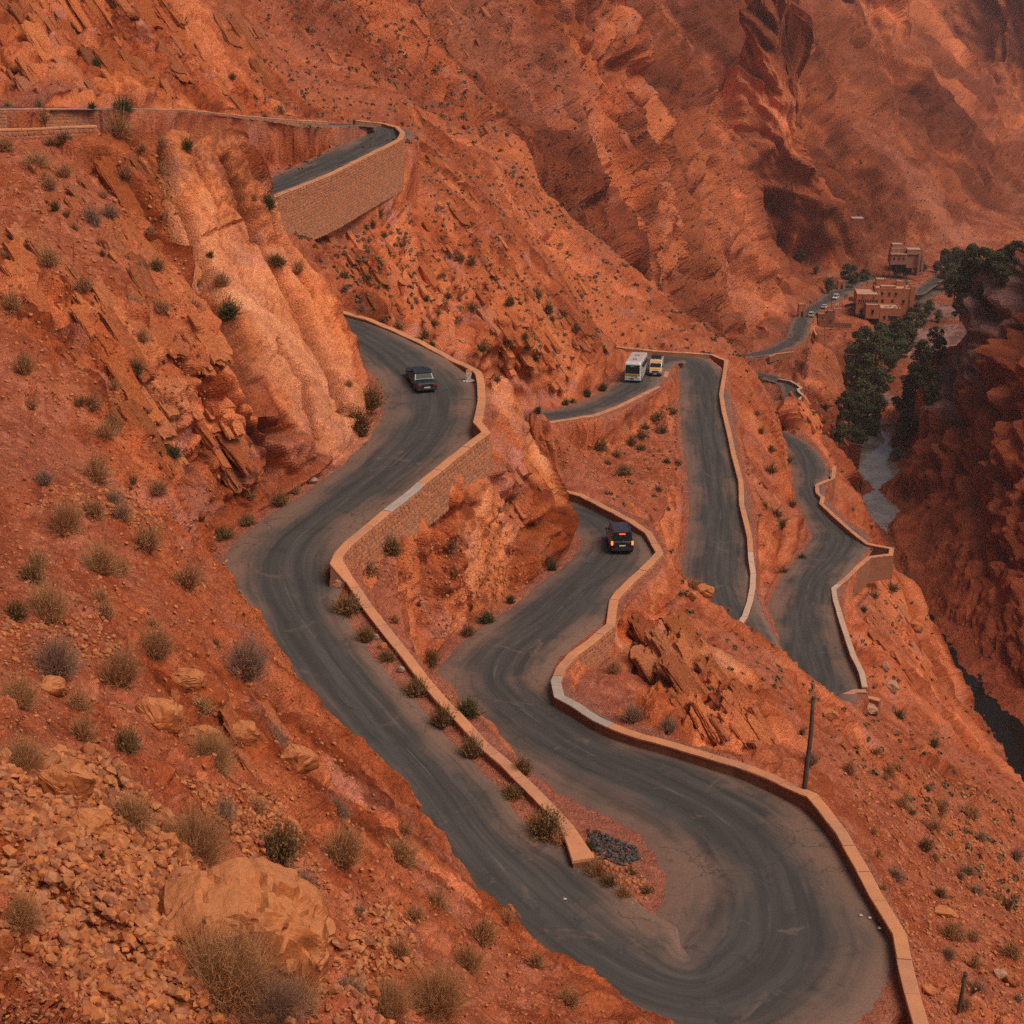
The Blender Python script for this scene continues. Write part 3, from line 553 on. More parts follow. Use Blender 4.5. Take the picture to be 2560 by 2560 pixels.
def ribbon(name, c, mat, lift=.02):
    n = len(c); tn = np.gradient(c[:, :2], axis=0); tn /= np.linalg.norm(tn, axis=1)[:, None]; rt = np.stack([tn[:, 1], -tn[:, 0]], 1)
    s = np.concatenate([[0], np.cumsum(np.linalg.norm(np.diff(c[:, :2], axis=0), axis=1))]); K = 15
    V = []; UV = []; hd = np.unwrap(np.arctan2(tn[:, 1], tn[:, 0])); kap = np.gradient(hd) / np.maximum(np.gradient(s), 1e-3); kap = np.convolve(np.pad(kap, 2, 'edge'), np.ones(5) / 5, 'valid')
    for i in range(n):
        px, py, _ = proj(c[i, :3]); a, b = INSET.get(name, lambda *k: (.3, .3))(s[i], px, py)
        wa = c[i, 3] - a + .16 * math.sin(s[i] * 1.7) * math.sin(s[i] * .53 + 1); wb = c[i, 3] - b + .16 * math.sin(s[i] * 1.3 + 2) * math.sin(s[i] * .61)
        if kap[i] < -1e-3: wa = min(wa, .82 / -kap[i])
        if kap[i] > 1e-3: wb = min(wb, .82 / kap[i])
        for k in range(K):
            u = -1 if k == 0 else 1 if k == K - 1 else max(-.985, min(.985, 2.06 * k / (K - 1) - 1.03)); off = (u * wa if u > 0 else u * wb) if True else 0
            q = c[i, :2] + rt[i] * off
            V.append((q[0], q[1], c[i, 2] + lift + .05 * (1 - u * u) - (.10 if k in (0, K - 1) else 0))); UV.append((u, s[i]))
    ii = np.arange(n * K).reshape(n, K); f = np.stack([ii[:-1, :-1], ii[:-1, 1:], ii[1:, 1:], ii[1:, :-1]], -1).reshape(-1, 4)
    me = mesh_np(name, np.array(V), f, mat, smooth=True); uvl = me.uv_layers.new(name='UVMap'); uv = np.array(UV, np.float32)[f.ravel()]; uvl.data.foreach_set('uv', uv.ravel())
    return tag(link(name, me), kind='structure')
for k, c in ROADC.items():
    ribbon(k, c, M['asphalt'], .02 + .012 * (list(ROADC).index(k) % 2))

# ------------------------------------------------------------------ water
t = NT('river_water'); painted_refl = t.ramp(t.node('ShaderNodeSeparateXYZ', {0: t.pos()}).outputs[1], 300, 338); t.b.inputs['Roughness'].default_value = .04     # reflections painted by position: dark cliff in the slot, pale sky in pools
t.put(t.b.inputs['Specular IOR Level'], t.math('ADD', t.math('MULTIPLY', painted_refl, .42), .08)); t.col(t.mix(painted_refl, (.014, .011, .008, 1), t.mix(t.ramp(t.noise(t.pos(), .25, 4), .4, .65), (.16, .13, .105, 1), (.24, .20, .17, 1))))
t.bump(t.noise(t.pos(), 1.3, 3), .05, .1); M['water'] = t.m
c = RIVS.astype(float); tn = np.gradient(c[:, :2], axis=0); tn /= np.linalg.norm(tn, axis=1)[:, None]; rt = np.stack([tn[:, 1], -tn[:, 0]], 1)
V = np.concatenate([np.concatenate([c[:, :2] + rt * w, c[:, 2:3] - .12], 1) for w in (-15, 0, 15)]); n = len(c); ii = np.arange(3 * n).reshape(3, n)
f = np.stack([ii[:-1, :-1], ii[1:, :-1], ii[1:, 1:], ii[:-1, 1:]], -1).reshape(-1, 4)
tag(link('river', mesh_np('river', V, f, M['water'], smooth=True)), kind='structure')

# ------------------------------------------------------------------ walls
def mat_stonewall(name, c1, c2, sc=2.2):
    t = NT(name); p = t.pos(); v = t.voro(p, sc, out='Color'); e = t.voro(p, sc, feature='DISTANCE_TO_EDGE')
    f = t.node('ShaderNodeSeparateColor', {0: v}).outputs[0]
    c = t.mix(f, tuple(c1) + (1,), tuple(c2) + (1,)); c = t.mix(t.ramp(e, .02, .08), (.34, .165, .09, 1), c)
    t.col(t.mix(t.ramp(t.noise(p, 7, 4), .3, .7, 0, .4), c, (.22, .10, .06, 1))); t.bump(t.math('ADD', t.ramp(e, .0, .1), t.noise(p, 9, 4)), .7, .05); return t.m
def mat_plaster(name, c, dirt):
    t = NT(name); p = t.pos(); n = t.noise(p, 1.1, 5, .65); f = t.noise(p, 9, 4, .7)
    k = t.mix(t.ramp(n, .35, .72), tuple(c) + (1,), tuple(dirt) + (1,)); k = t.mix(t.ramp(f, .5, .75, 0, .35), k, tuple(q * .62 for q in c) + (1,))
    t.col(k); t.bump(f, .35, .03); t.b.inputs['Specular IOR Level'].default_value = .15; return t.m
M['coping'] = mat_plaster('terracotta_plaster', (.66, .285, .135), (.54, .25, .135)); M['coping2'] = mat_plaster('faded_terracotta', (.58, .27, .15), (.48, .225, .13))
M['coping_grey'] = mat_plaster('grey_cement', (.46, .38, .33), (.40, .31, .26))
M['coping_pale'] = mat_plaster('pale_cement', (.60, .42, .31), (.56, .36, .25))
M['wallside'] = mat_plaster('stained_plaster', (.30, .125, .068), (.22, .09, .05))
M['masonry'] = mat_stonewall('rubble_masonry', (.40, .17, .09), (.47, .24, .15))
for i, c in enumerate([(.50, .180, .080), (.43, .145, .062), (.41, .165, .088), (.52, .190, .075), (.36, .150, .085), (.46, .195, .105)]):
    t = NT('wall_stone_%s' % 'abcdef'[i]); f = t.noise(t.pos(), 5, 5, .7); t.col(t.mix(t.ramp(f, .3, .7), tuple(q * .75 for q in c) + (1,), tuple(min(1, q * 1.2) for q in c) + (1,))); t.bump(f, .5, .04); M['ws%d' % i] = t.m
def road_z(px, py, st):
    best = None
    for (a, b) in zip(st[:-1], st[1:]):
        A = np.array(a[:2], float); B = np.array(b[:2], float); q = np.array([px, py], float)
        k = np.clip(np.dot(q - A, B - A) / max(1e-6, np.dot(B - A, B - A)), 0, 1); d = np.linalg.norm(A + (B - A) * k - q)
        if best is None or d < best[0]: best = (d, a[2] + (b[2] - a[2]) * k)
    return best[1]
def resample(P, step):
    out = [P[0]]; 
    for a, b in zip(P[:-1], P[1:]):
        L = np.linalg.norm((b - a)[:2]); n = max(1, int(round(L / step)))
        for k in range(1, n + 1): out.append(a + (b - a) * k / n)
    return np.array(out)
def frames(P):
    d = np.diff(P[:, :2], axis=0); d /= np.linalg.norm(d, axis=1)[:, None] + 1e-9
    t0 = np.vstack([d[:1], d]); t1 = np.vstack([d, d[-1:]]); n0 = np.stack([t0[:, 1], -t0[:, 0]], 1); n1 = np.stack([t1[:, 1], -t1[:, 0]], 1)
    m = n0 + n1; m /= np.linalg.norm(m, axis=1)[:, None] + 1e-9; k = 1 / np.clip((m * n1).sum(1), .5, 1); return m * k[:, None]
def sweep(P, N, prof):
    """closed profile of (across, dz) swept along P"""
    n = len(P); k = len(prof); V = []
    for i in range(n):
        for a, dz in prof: V.append((P[i, 0] + N[i, 0] * a, P[i, 1] + N[i, 1] * a, P[i, 2] + dz))
    F = []
    for i in range(n - 1):
        for j in range(k): F.append((i * k + j, i * k + (j + 1) % k, (i + 1) * k + (j + 1) % k, (i + 1) * k + j))
    return np.array(V), F + [tuple(range(k))[::-1], tuple(range((n - 1) * k, n * k))]
def mesh_py(name, V, F, mats, mi=None, smooth=False):
    me = bpy.data.meshes.new(name); me.from_pydata([tuple(map(float, v)) for v in V], [], [tuple(f) for f in F])
    for m in (mats if isinstance(mats, (list, tuple)) else [mats]): me.materials.append(m)
    if mi is not None: me.polygons.foreach_set('material_index', np.array(mi, np.int32))
    if smooth: me.polygons.foreach_set('use_smooth', np.full(len(F), True))
    me.update(); return me
def stone_meshes(n=10):
    out = []
    for i in range(n):
        r = random.Random(100 + i); k = r.choice((5, 6, 6, 7)); ring = []
        for j in range(k):
            a = 2 * math.pi * (j + r.uniform(-.25, .25)) / k; ring.append((max(-.5, min(.5, .62 * math.cos(a) * r.uniform(.85, 1.05))), max(-.5, min(.5, .62 * math.sin(a) * r.uniform(.85, 1.05)))))
        V = [(x, -.6, z) for x, z in ring] + [(x, .55, z) for x, z in ring] + [(x * .8, 1.0 + r.uniform(-.15, .25), z * .8) for x, z in ring]
        F = [(j, (j + 1) % k, k + (j + 1) % k, k + j) for j in range(k)] + [(k + j, k + (j + 1) % k, 2 * k + (j + 1) % k, 2 * k + j) for j in range(k)] + [tuple(range(2 * k, 3 * k))]
        out.append((np.array(V), F))
    return out
STONES = stone_meshes()
STMESH = {}
def wall(name, label, pts, st, zoff=.55, depth=3.0, facing=None, cop=2.4, mats='coping', patch=(), hw=.33, stone=.42, parts=0, z=None, group=None, flare=0.0):
    P = []
    for a in pts:
        zz = (z if z is not None else road_z(a[0], a[1], st)); P.append(Pz(a[0], a[1], zz + zoff))
    P = np.array(P); R = resample(P, 1.2); N = frames(R); base_ = R[0].copy()
    root = bpy.data.objects.new(name, None); COL.objects.link(root); root.location = (R[0, 0], R[0, 1], R[0, 2] - zoff); tag(root, label, 'wall', group)
    org = np.array(root.location); L = R - org
    L2 = L.copy(); L2[:, 2] += .02 * np.sin(np.arange(len(L)) * 1.9)
    hb = hw - .04
    if flare: N = N * (1 + flare * np.clip((np.arange(len(R)) - (len(R) - 3.5)) / 2.5, 0, 1) ** 1.5)[:, None]
    V, F = sweep(L2, N, [(-hb, -.10), (hb, -.10), (hb + .02, -zoff), (hb + .05 + .05 * depth, -zoff - depth), (-hb - .05 - .05 * depth, -zoff - depth), (-hb - .02, -zoff)])
    link('wall_body', mesh_py('wall_body', V, F, [M['wallside'], M['masonry']], [1 if (facing and k < (len(R) - 1) * 6 and k % 6 in {'r': (1, 2), 'l': (4, 5), 'b': (1, 2, 4, 5)}[facing]) else 0 for k in range(len(F))]), root)
    # coping: one piece after another, with open joints
    s = np.concatenate([[0], np.cumsum(np.linalg.norm(np.diff(R[:, :2], axis=0), axis=1))]); tot = s[-1]; n = max(1, int(tot / cop))
    for k in range(n):
        a, b = tot * k / n + .022, tot * (k + 1) / n - .022
        ss = np.concatenate([[a], s[(s > a + .1) & (s < b - .1)], [b]])
        Q = np.stack([np.interp(ss, s, L2[:, i]) for i in range(3)], 1); NN = np.stack([np.interp(ss, s, N[:, i]) for i in range(2)], 1); dz = random.uniform(-.02, .02)
        fl = 1.0
        prof = [(-hw, -.0), (-hw + .03, .03 + dz), (hw - .03, .03 + dz), (hw, 0), (hw, -.10), (-hw, -.10)]
        V, F = sweep(Q, NN, prof); c = Q[len(Q) // 2] + org; px, py, _ = proj(c); m = mats if mats != 'coping' or random.random() < .65 else 'coping2'
        for (x0, y0, x1, y1, mm) in patch:
            if x0 < px < x1 and y0 < py < y1: m = mm
        link('coping', mesh_py('coping', V, F, M[m]), root)
    # stones set in the faces
    if facing:
        sides = {'r': (1,), 'l': (-1,), 'b': (1, -1)}[facing]; jobs = []
        r = random.Random(len(name) + int(tot))
        for sd_ in sides:
            zz = -.16
            while zz > -zoff - depth + .1:
                hgt = stone * r.uniform(.55, .85); q = r.uniform(0, stone)
                while q < tot - .1:
                    w = stone * r.uniform(.65, 1.35)
                    jobs.append((q + w / 2, zz - hgt / 2 + r.uniform(-.03, .03), w * .96, hgt * r.uniform(.85, 1.05), sd_, r.randrange(10), r.randrange(6), r.uniform(.02, .055))); q += w
                zz -= hgt
        vis_ = []
        for jb in jobs:
            i = int(np.clip(np.searchsorted(s, jb[0]) - 1, 0, len(s) - 2)); k = (jb[0] - s[i]) / (s[i + 1] - s[i]); c = L2[i] * (1 - k) + L2[i + 1] * k
            tn = L[i + 1] - L[i]; tn = tn / np.linalg.norm(tn); nn = np.array([tn[1], -tn[0], 0]); nn /= np.linalg.norm(nn); below = max(0., -jb[1] - zoff)
            off = hb + .02 + .05 * below; wp = c + nn * jb[4] * off; wp[2] += jb[1]
            g = wp + org
            if (g @ np.append(nn[:2] * jb[4], 0)) > 0: continue                       # faces away from the viewer
            h = HQ(g[0] + nn[0] * jb[4] * .1, g[1] + nn[1] * jb[4] * .1)
            if h is not None and g[2] < h - .15: continue                               # below ground
            vis_.append((np.linalg.norm(g), wp, tn, nn * jb[4], jb))
        vis_.sort(key=lambda a: a[0]); VV = []; FF = []; MI = []
        for q, (dd, wp, tn, nn, jb) in enumerate(vis_):
            B = np.array([tn * jb[2], nn * jb[7], np.array([0, 0, jb[3]])])
            if q < parts:
                key = (jb[5], jb[6])
                if key not in STMESH: STMESH[key] = mesh_py('stone', STONES[jb[5]][0], STONES[jb[5]][1], M['ws%d' % jb[6]])
                o = link('stone', STMESH[key], root); mt = Matrix.Identity(4)
                for a in range(3):
                    for b in range(3): mt[b][a] = B[a][b]
                mt.translation = Vector(wp); o.matrix_local = mt
            else:
                v, f = STONES[jb[5]]; k0 = len(VV); VV.extend((v @ B + wp).tolist()); FF.extend([tuple(k0 + i for i in a) for a in f]); MI.extend([jb[6]] * len(f))
        if VV:
            o = link('stone_facing', mesh_py('stone_facing', VV, FF, [M['ws%d' % i] for i in range(6)], MI), root); o['kind'] = 'stuff'
    return root
def HQ(x, y): return ground(x, y)
wall('parapet_wall', 'terracotta-topped parapet dividing the two nearest road levels, running to a rounded tip at the gravel island',
     [(800, 765), (836, 774), (920, 798), (981, 823), (1054, 856), (1126, 896), (1189, 926), (1198, 936), (1202, 961), (1204, 1001), (1199, 1030), (1193, 1055), (1215, 1080), (1162, 1120), (1108, 1164), (1054, 1207), (999, 1254), (963, 1280), (927, 1312), (872, 1356), (848, 1384), (840, 1403),
      (873, 1448), (914, 1510), (955, 1564), (1005, 1626), (1055, 1692), (1096, 1742), (1138, 1784), (1212, 1866), (1265, 1910), (1319, 1964), (1373, 2018), (1414, 2063), (1439, 2109), (1460, 2150)],
     RA1, .55, 2.6, 'l', flare=.8, patch=[(955, 1225, 1020, 1290, 'coping_grey')], parts=300)
wall('parapet_wall', 'parapet around the outside of the lowest near hairpin, with one stretch of pale coping',
     [(1340, 1212), (1381, 1220), (1454, 1238), (1526, 1275), (1580, 1304), (1620, 1331), (1638, 1362), (1649, 1381), (1617, 1416), (1580, 1449), (1548, 1481), (1534, 1500), (1526, 1562), (1476, 1604), (1431, 1637), (1402, 1670), (1389, 1703), (1398, 1740), (1443, 1765),
      (1493, 1798), (1538, 1819), (1600, 1840), (1683, 1862), (1799, 1898), (1843, 1909), (1926, 1942), (2008, 1979), (2029, 1988), (2058, 2021), (2104, 2083), (2149, 2162), (2191, 2240), (2249, 2336), (2265, 2423), (2286, 2505), (2302, 2560), (2320, 2680)],
     RA2, .55, 2.6, 'l', patch=[(1380, 1690, 1500, 1800, 'coping_grey')], parts=250)
wall('retaining_wall', 'tall stone retaining wall carrying the road the white bus drives on', [(1290, 1076), (1325, 1066), (1381, 1054), (1490, 1037), (1544, 1017), (1617, 981), (1653, 963), (1662, 949), (1667, 929)], RB[:6], .6, 4.5, 'r', stone=.42)
wall('parapet_wall', 'long thin parapet along the outside of the straight road right of the bus', [(1535, 866), (1562, 869), (1653, 878), (1776, 885), (1816, 901), (1810, 945), (1803, 985), (1809, 1025), (1823, 1083), (1834, 1137), (1852, 1202), (1854, 1260), (1863, 1296), (1874, 1343), (1877, 1394), (1883, 1434), (1881, 1470), (1874, 1505), (1862, 1540), (1845, 1565)],
     RB, .6, 2.2, None, patch=[(1840, 1380, 1900, 1600, 'coping_pale')])
wall('parapet_wall', 'short pale parapet end beside the hidden bend left of the gorge road', [(1898, 1520), (1896, 1545), (1888, 1575), (1878, 1605)], RB, .8, 2.0, None, mats='coping_pale', z=-71.5)
wall('parapet_wall', 'zigzag parapet above the river along the gorge road', [(2086, 1166), (2082, 1195), (2042, 1212), (2044, 1233), (2057, 1243), (2053, 1259), (2092, 1295), (2129, 1328), (2169, 1359), (2229, 1371), (2227, 1386), (2173, 1392), (2146, 1415), (2117, 1444), (2084, 1471), (2088, 1498), (2104, 1551), (2119, 1597), (2133, 1638), (2154, 1680), (2162, 1717)],
     RC, .6, 3.0, None, patch=[(2070, 1460, 2180, 1730, 'coping_pale')])
wall('parapet_wall', 'low wall closing the near end of the gorge road', [(2080, 1750), (2100, 1742), (2137, 1727), (2166, 1727)], RC, .5, 1.5, None, z=-74)
wall('parapet_wall', 'short low wall on the platform past the end of the gorge road', [(2168, 1742), (2200, 1750)], RC, .4, 1.5, None, z=-74.6)
wall('parapet_wall', 'thin jagged parapet on the small ledge road above the poplars', [(1945, 947), (1976, 952), (1996, 963), (2003, 970), (1995, 972), (1998, 980), (2010, 989), (1999, 996), (1996, 1009), (1997, 1017), (2018, 1021), (2005, 1029), (2001, 1034), (1980, 1041)], RD, .8, 2.5, None, patch=[(1900, 900, 2100, 1100, 'coping_pale')])
wall('parapet_wall', 'short roadside wall at the far bend below the white cars', [(1922, 891), (1940, 884), (1983, 879)], RE, .6, 1.5, None)
wall('parapet_wall', 'small bent wall beside the valley road below the ruined tower', [(2039, 812), (2034, 822), (2041, 837)], RE, .6, 1.5, None)
wall('retaining_wall', 'high curved retaining wall under the uppermost hairpin', [(670, 497), (697, 485), (760, 461), (823, 436), (933, 381), (975, 361), (999, 348), (1007, 332), (993, 318), (955, 307), (885, 300)], RU2, .6, 5.2, 'r', stone=.40)
wall('retaining_wall', 'long retaining wall under the top road below the orange cliff', [(-60, 273), (0, 272), (274, 270), (466, 274), (604, 288), (713, 298), (815, 304)], RU1, .5, 6.0, 'r', stone=.45)
wall('parapet_wall', 'low stone wall on the flat shoulder above the big slab', [(-40, 327), (0, 324), (100, 320), (241, 314)], RU1, .6, 1.6, 'r', z=-11.9)
print('walls %.1f' % (time.time() - T0))

# ------------------------------------------------------------------ plants
def mat_plant(name, c1, c2, rough=.9):
    t = NT(name); r = t.node('ShaderNodeObjectInfo').outputs['Random']; n = t.noise(t.pos(), 2.5, 3)
    c = t.mix(t.math('ADD', t.math('MULTIPLY', r, .6), t.math('MULTIPLY', n, .4)), tuple(c1) + (1,), tuple(c2) + (1,)); t.col(c)
    t.b.inputs['Roughness'].default_value = rough; t.b.inputs['Specular IOR Level'].default_value = .1
    return t.m
M['dry'] = mat_plant('dry_twigs', (.36, .165, .075), (.50, .26, .12)); M['grey'] = mat_plant('grey_twigs', (.26, .145, .095), (.36, .215, .145))
M['olive'] = mat_plant('olive_leaves', (.17, .092, .038), (.27, .155, .066)); M['green'] = mat_plant('green_leaves', (.075, .068, .026), (.125, .112, .045))
M['far_scrub'] = mat_plant('distant_scrub', (.14, .095, .050), (.23, .145, .078))
def twig_bush(seed, n, w, leafy=0.0, squash=.75, upright=.55):
    """a dome of thin curved twigs from one root; width 1"""
    r = np.random.default_rng(seed); V = []; F = []
    for i in range(n):
        a = r.uniform(0, 2 * math.pi); tl = math.acos(1 - r.uniform(0, 1) * (1.35 - upright)); L = .5 * r.uniform(.6, 1.12)
        d = np.array([math.sin(tl) * math.cos(a), math.sin(tl) * math.sin(a), math.cos(tl) * squash * 1.75 + .1]); root = np.array([r.normal(0, .07), r.normal(0, .07), -.06])
        bend = r.normal(0, .10, 3); side = np.cross(d, r.normal(0, 1, 3)); side /= np.linalg.norm(side) + 1e-6
        pts = [root + d * L * k + bend * k * k for k in (0., .5, 1.)]
        k0 = len(V)
        for p, ww in zip(pts, (w * .7, w, w * .3)): V += [p - side * ww, p + side * ww]
        F += [(k0, k0 + 1, k0 + 3, k0 + 2), (k0 + 2, k0 + 3, k0 + 5, k0 + 4)]
        for q in range(r.poisson(leafy) if leafy else 2):
            p = pts[1] + (pts[2] - pts[1]) * r.uniform(-.2, 1); e = r.normal(0, 1, 3); e /= np.linalg.norm(e); g = np.cross(e, r.normal(0, 1, 3)); g /= np.linalg.norm(g) + 1e-6
            l2 = (.085 if not leafy else .05) * r.uniform(.6, 1.3); w2 = w * .7 if not leafy else .020; k0 = len(V)
            V += [p - g * w2, p + g * w2, p + e * l2 + g * w2 * .5, p + e * l2 - g * w2 * .5]; F += [(k0, k0 + 1, k0 + 2, k0 + 3)]
    return np.array(V), F
BUSH = {}
for kind, mat, leaf in (('dry', 'dry', 0), ('grey', 'grey', 0), ('olive', 'olive', 2.2), ('green', 'green', 3.0)):
    for v in range(3):
        for lod, (n, w) in enumerate(((1100, .0045), (380, .0105), (140, .022), (2000, .0023))):
            V, F = twig_bush(hash((kind == 'dry', kind == 'grey', v)) % 9999 + v * 7, n, w, leaf * (1, .9, .7, 1)[lod], .8 if v else .62, (.55, .3, .75)[v])
            BUSH[kind, v, lod] = mesh_py('bush', V, F, M[mat])
BL = """163,1298,80,d;232,1269,65,d;297,1283,40,g;366,1345,72,d;250,1403,100,d;80,1432,58,o;467,1446,72,d;120,1519,100,d;40,1526,58,o;264,1530,47,d;377,1562,45,d;388,1613,90,d;138,1642,108,g;300,1682,95,d;47,1740,95,d;612,1656,112,g;500,1758,65,d;206,1823,65,d;315,1852,66,o;518,1870,115,d;663,1845,95,g
54,1885,115,d;480,2095,170,d;525,1893,105,d;663,2139,60,g;550,2410,250,d;690,2495,140,g;853,2128,105,d;998,2124,95,d;745,2226,105,g;897,2277,33,g;832,2016,80,g;1089,2255,60,d;1038,2280,52,d;1205,2335,70,d;1165,2396,80,d;1089,2476,150,d;970,2512,115,d;868,2472,85,g;745,2490,100,d;1263,2287,40,d;1013,2066,40,d;1340,2400,45,d;1420,2490,60,d;640,2010,50,d;730,1930,60,d;560,2020,55,g
12,360,50,d;89,398,60,d;161,431,38,d;298,319,60,d;159,344,38,o;402,356,36,d;468,360,32,n;296,472,58,g;137,518,25,n;228,542,45,g;273,526,42,g;526,633,22,o;553,700,45,d;667,505,40,n;634,493,20,d;692,646,45,o;571,770,55,n;480,766,40,g;397,770,38,d;327,758,52,g;207,716,45,d;124,650,50,d;29,754,52,d;356,662,36,d;389,662,40,o
95,257,30,o;306,259,45,n;455,50,30,o;242,153,25,n;580,190,20,n;108,294,32,d;184,290,32,o;20,262,26,o;230,262,22,n;700,275,30,d;660,290,22,o
923,997,65,o;890,1044,65,o;909,1080,32,o;432,1125,42,n;680,1125,48,n;237,1179,75,d;279,1063,50,d;395,1216,45,d;701,1250,46,o;626,1237,30,d;233,1274,45,d;262,1080,55,d;560,1330,50,o;620,1300,40,o;740,1225,30,d
979,1360,60,o;918,1423,52,o;1033,1371,26,g;1129,1360,30,g;1077,1301,32,g;870,1511,70,o;825,1430,36,d;914,1588,48,o;968,1637,42,o;986,1547,30,d;1074,1643,44,o;1217,1544,42,n;1170,1578,36,o;1131,1423,16,o;1046,1508,16,o;1248,1272,22,d;1276,1500,28,n
1168,1768,62,n;1364,2063,80,o;1306,1922,50,o;1178,1873,60,o;1282,1976,52,o;1402,2096,50,d;1104,1798,60,o;1041,1715,62,o;1522,2200,46,o;1617,2220,34,o;1576,2175,32,o;1493,2171,56,d;1580,1786,55,g;1671,1815,45,g;1534,1670,40,d;1472,2113,34,n;1560,2230,40,d;1450,2130,30,o
1499,1112,42,o;1562,1173,42,o;1602,1086,30,o;1642,1036,34,o;1682,1025,30,o;1653,1072,34,o;1577,1104,30,o;1540,1133,26,o;1667,1151,22,n;1602,1115,28,o;1519,1155,20,o;1646,1220,22,o;1693,1155,22,o;1743,1456,42,d;1381,1416,32,n;1613,1064,24,o
1414,1006,22,n;1432,1001,18,n;1468,985,26,n;1345,1026,22,n;1508,970,26,n;1419,923,14,n
1061,834,30,o;1083,803,28,o;1204,865,34,o;1246,870,36,o;1267,849,32,o;996,812,28,d;954,798,22,o;1311,838,22,o;1271,754,30,o;1336,736,38,o;1369,769,34,o;1119,736,24,o;1064,747,20,n;1177,765,30,o;1315,867,22,o;1336,892,20,o;903,769,26,g;1079,858,22,n;860,720,24,g;930,560,22,o;950,530,22,o;960,585,20,o;840,545,20,o;1000,610,18,o;1180,650,24,o;1150,640,22,o;1230,690,20,o;1290,690,20,o;1410,780,22,o;1440,820,24,o
2120,1921,36,d;2220,1926,36,d;2182,2075,28,d;2236,2182,46,g;2331,2066,40,d;2311,2116,36,o;2336,2141,28,d;2418,2174,40,g;2439,2224,34,g;2398,2187,28,g;2497,2236,26,d;2389,2331,44,d;2431,2340,36,d;2369,2385,36,g;2526,2373,48,d;2439,2472,46,g;2410,2505,40,d;2348,2013,44,d;2427,2029,50,d;2331,1851,28,n;2004,1830,20,o;2319,1971,24,n;2244,1785,34,n;2240,1913,28,d;2209,2215,22,d
1939,1278,34,o;1951,1311,30,o;1926,1170,30,o;1910,1261,24,o;1980,1261,22,o;1959,1423,24,o;2005,1390,22,n;2229,1464,34,o;2183,1485,26,o;2266,1456,28,o;2158,1522,20,n;1970,1150,22,o;1900,1080,20,o;1930,1120,22,o;1890,1030,20,o;2062,1017,20,n;2058,1053,14,n;2030,975,14,n"""
NAMED = {(550, 2410): 'large straw-brown thorn bush hiding the front of the big boulder', (690, 2495): 'grey-brown bush below the right end of the big boulder', (480, 2095): 'wide dry bush above the rubble field',
         (1168, 1768): 'dark green shrub behind the dividing parapet', (979, 1360): 'round dark bush below the outer parapet stones', (870, 1511): 'wide olive bush on the verge below the square stone block',
         (571, 770): 'dark green plant in the crack of the big slab', (612, 1656): 'big grey-brown bush near the lip above the road', (923, 997): 'tall brown bush at the foot of the big slab on the inner bend',
         (1089, 2476): 'bushy dry shrub at the bottom edge right of the boulder', (138, 1642): 'dark grey thorn bush on the middle of the left slope', (853, 2128): 'straw bush in line with the wall tip on the near slope',
         (1499, 1112): 'dark round bush just under the foot of the bus road wall', (1364, 2063): 'olive bush against the dividing parapet near its tip', (298, 319): 'reddish bush on the flat shoulder beside the low wall', (1743, 1456): 'straw bush at the crest of the outcrop beside the straight road'}
KM = {'d': 'dry', 'g': 'grey', 'o': 'olive', 'n': 'green'}
def put_bush(px, py, w, k, named=None):
    p, n = hit(px, py + w * .30)
    if p is None or p.length > 700: return None
    d = p.length; s = w / FPX * d * 1.12; lod = 3 if w > 112 else 0 if w > 75 else 1 if w > 34 else 2
    o = bpy.data.objects.new('bush', BUSH[KM[k], random.randrange(3), lod]); COL.objects.link(o)
    zs = random.uniform(1.05, 1.4); o.scale = (s, s, s * zs); up = (n * .35 + Vector((0, 0, 1))).normalized()
    o.rotation_euler = up.to_track_quat('Z', 'Y').to_euler(); o.rotation_euler.rotate_axis('Z', random.uniform(0, 6.3)); o.location = p - up * s * .02
    if named: tag(o, named, 'bush')
    else: BUSHES.append((o, px, py, w, k))
    return o
BUSHES = []; NB_ = 0
for row in BL.replace('\n', ';').split(';'):
    a = row.split(','); x, y, w = int(a[0]), int(a[1]), int(a[2])
    if put_bush(x, y, w, a[3], NAMED.get((x, y))): NB_ += 1
rb = random.Random(5)
while NB_ < 298:
    x, y = rb.choice([(rb.uniform(0, 1300), rb.uniform(600, 2500)), (rb.uniform(850, 1500), rb.uniform(480, 960)), (rb.uniform(1950, 2560), rb.uniform(1700, 2500)), (rb.uniform(0, 420), rb.uniform(350, 1300))])
    p, n = hit(x, y)
    if p is None or n.z < .45 or p.length > 300: continue
    if roaddist(np.array([p.x], np.float32), np.array([p.y], np.float32))[0].min() < 1.2: continue
    put_bush(x, y, rb.uniform(.5, 1.2) / p.length * FPX, rb.choice('ddgo')); NB_ += 1
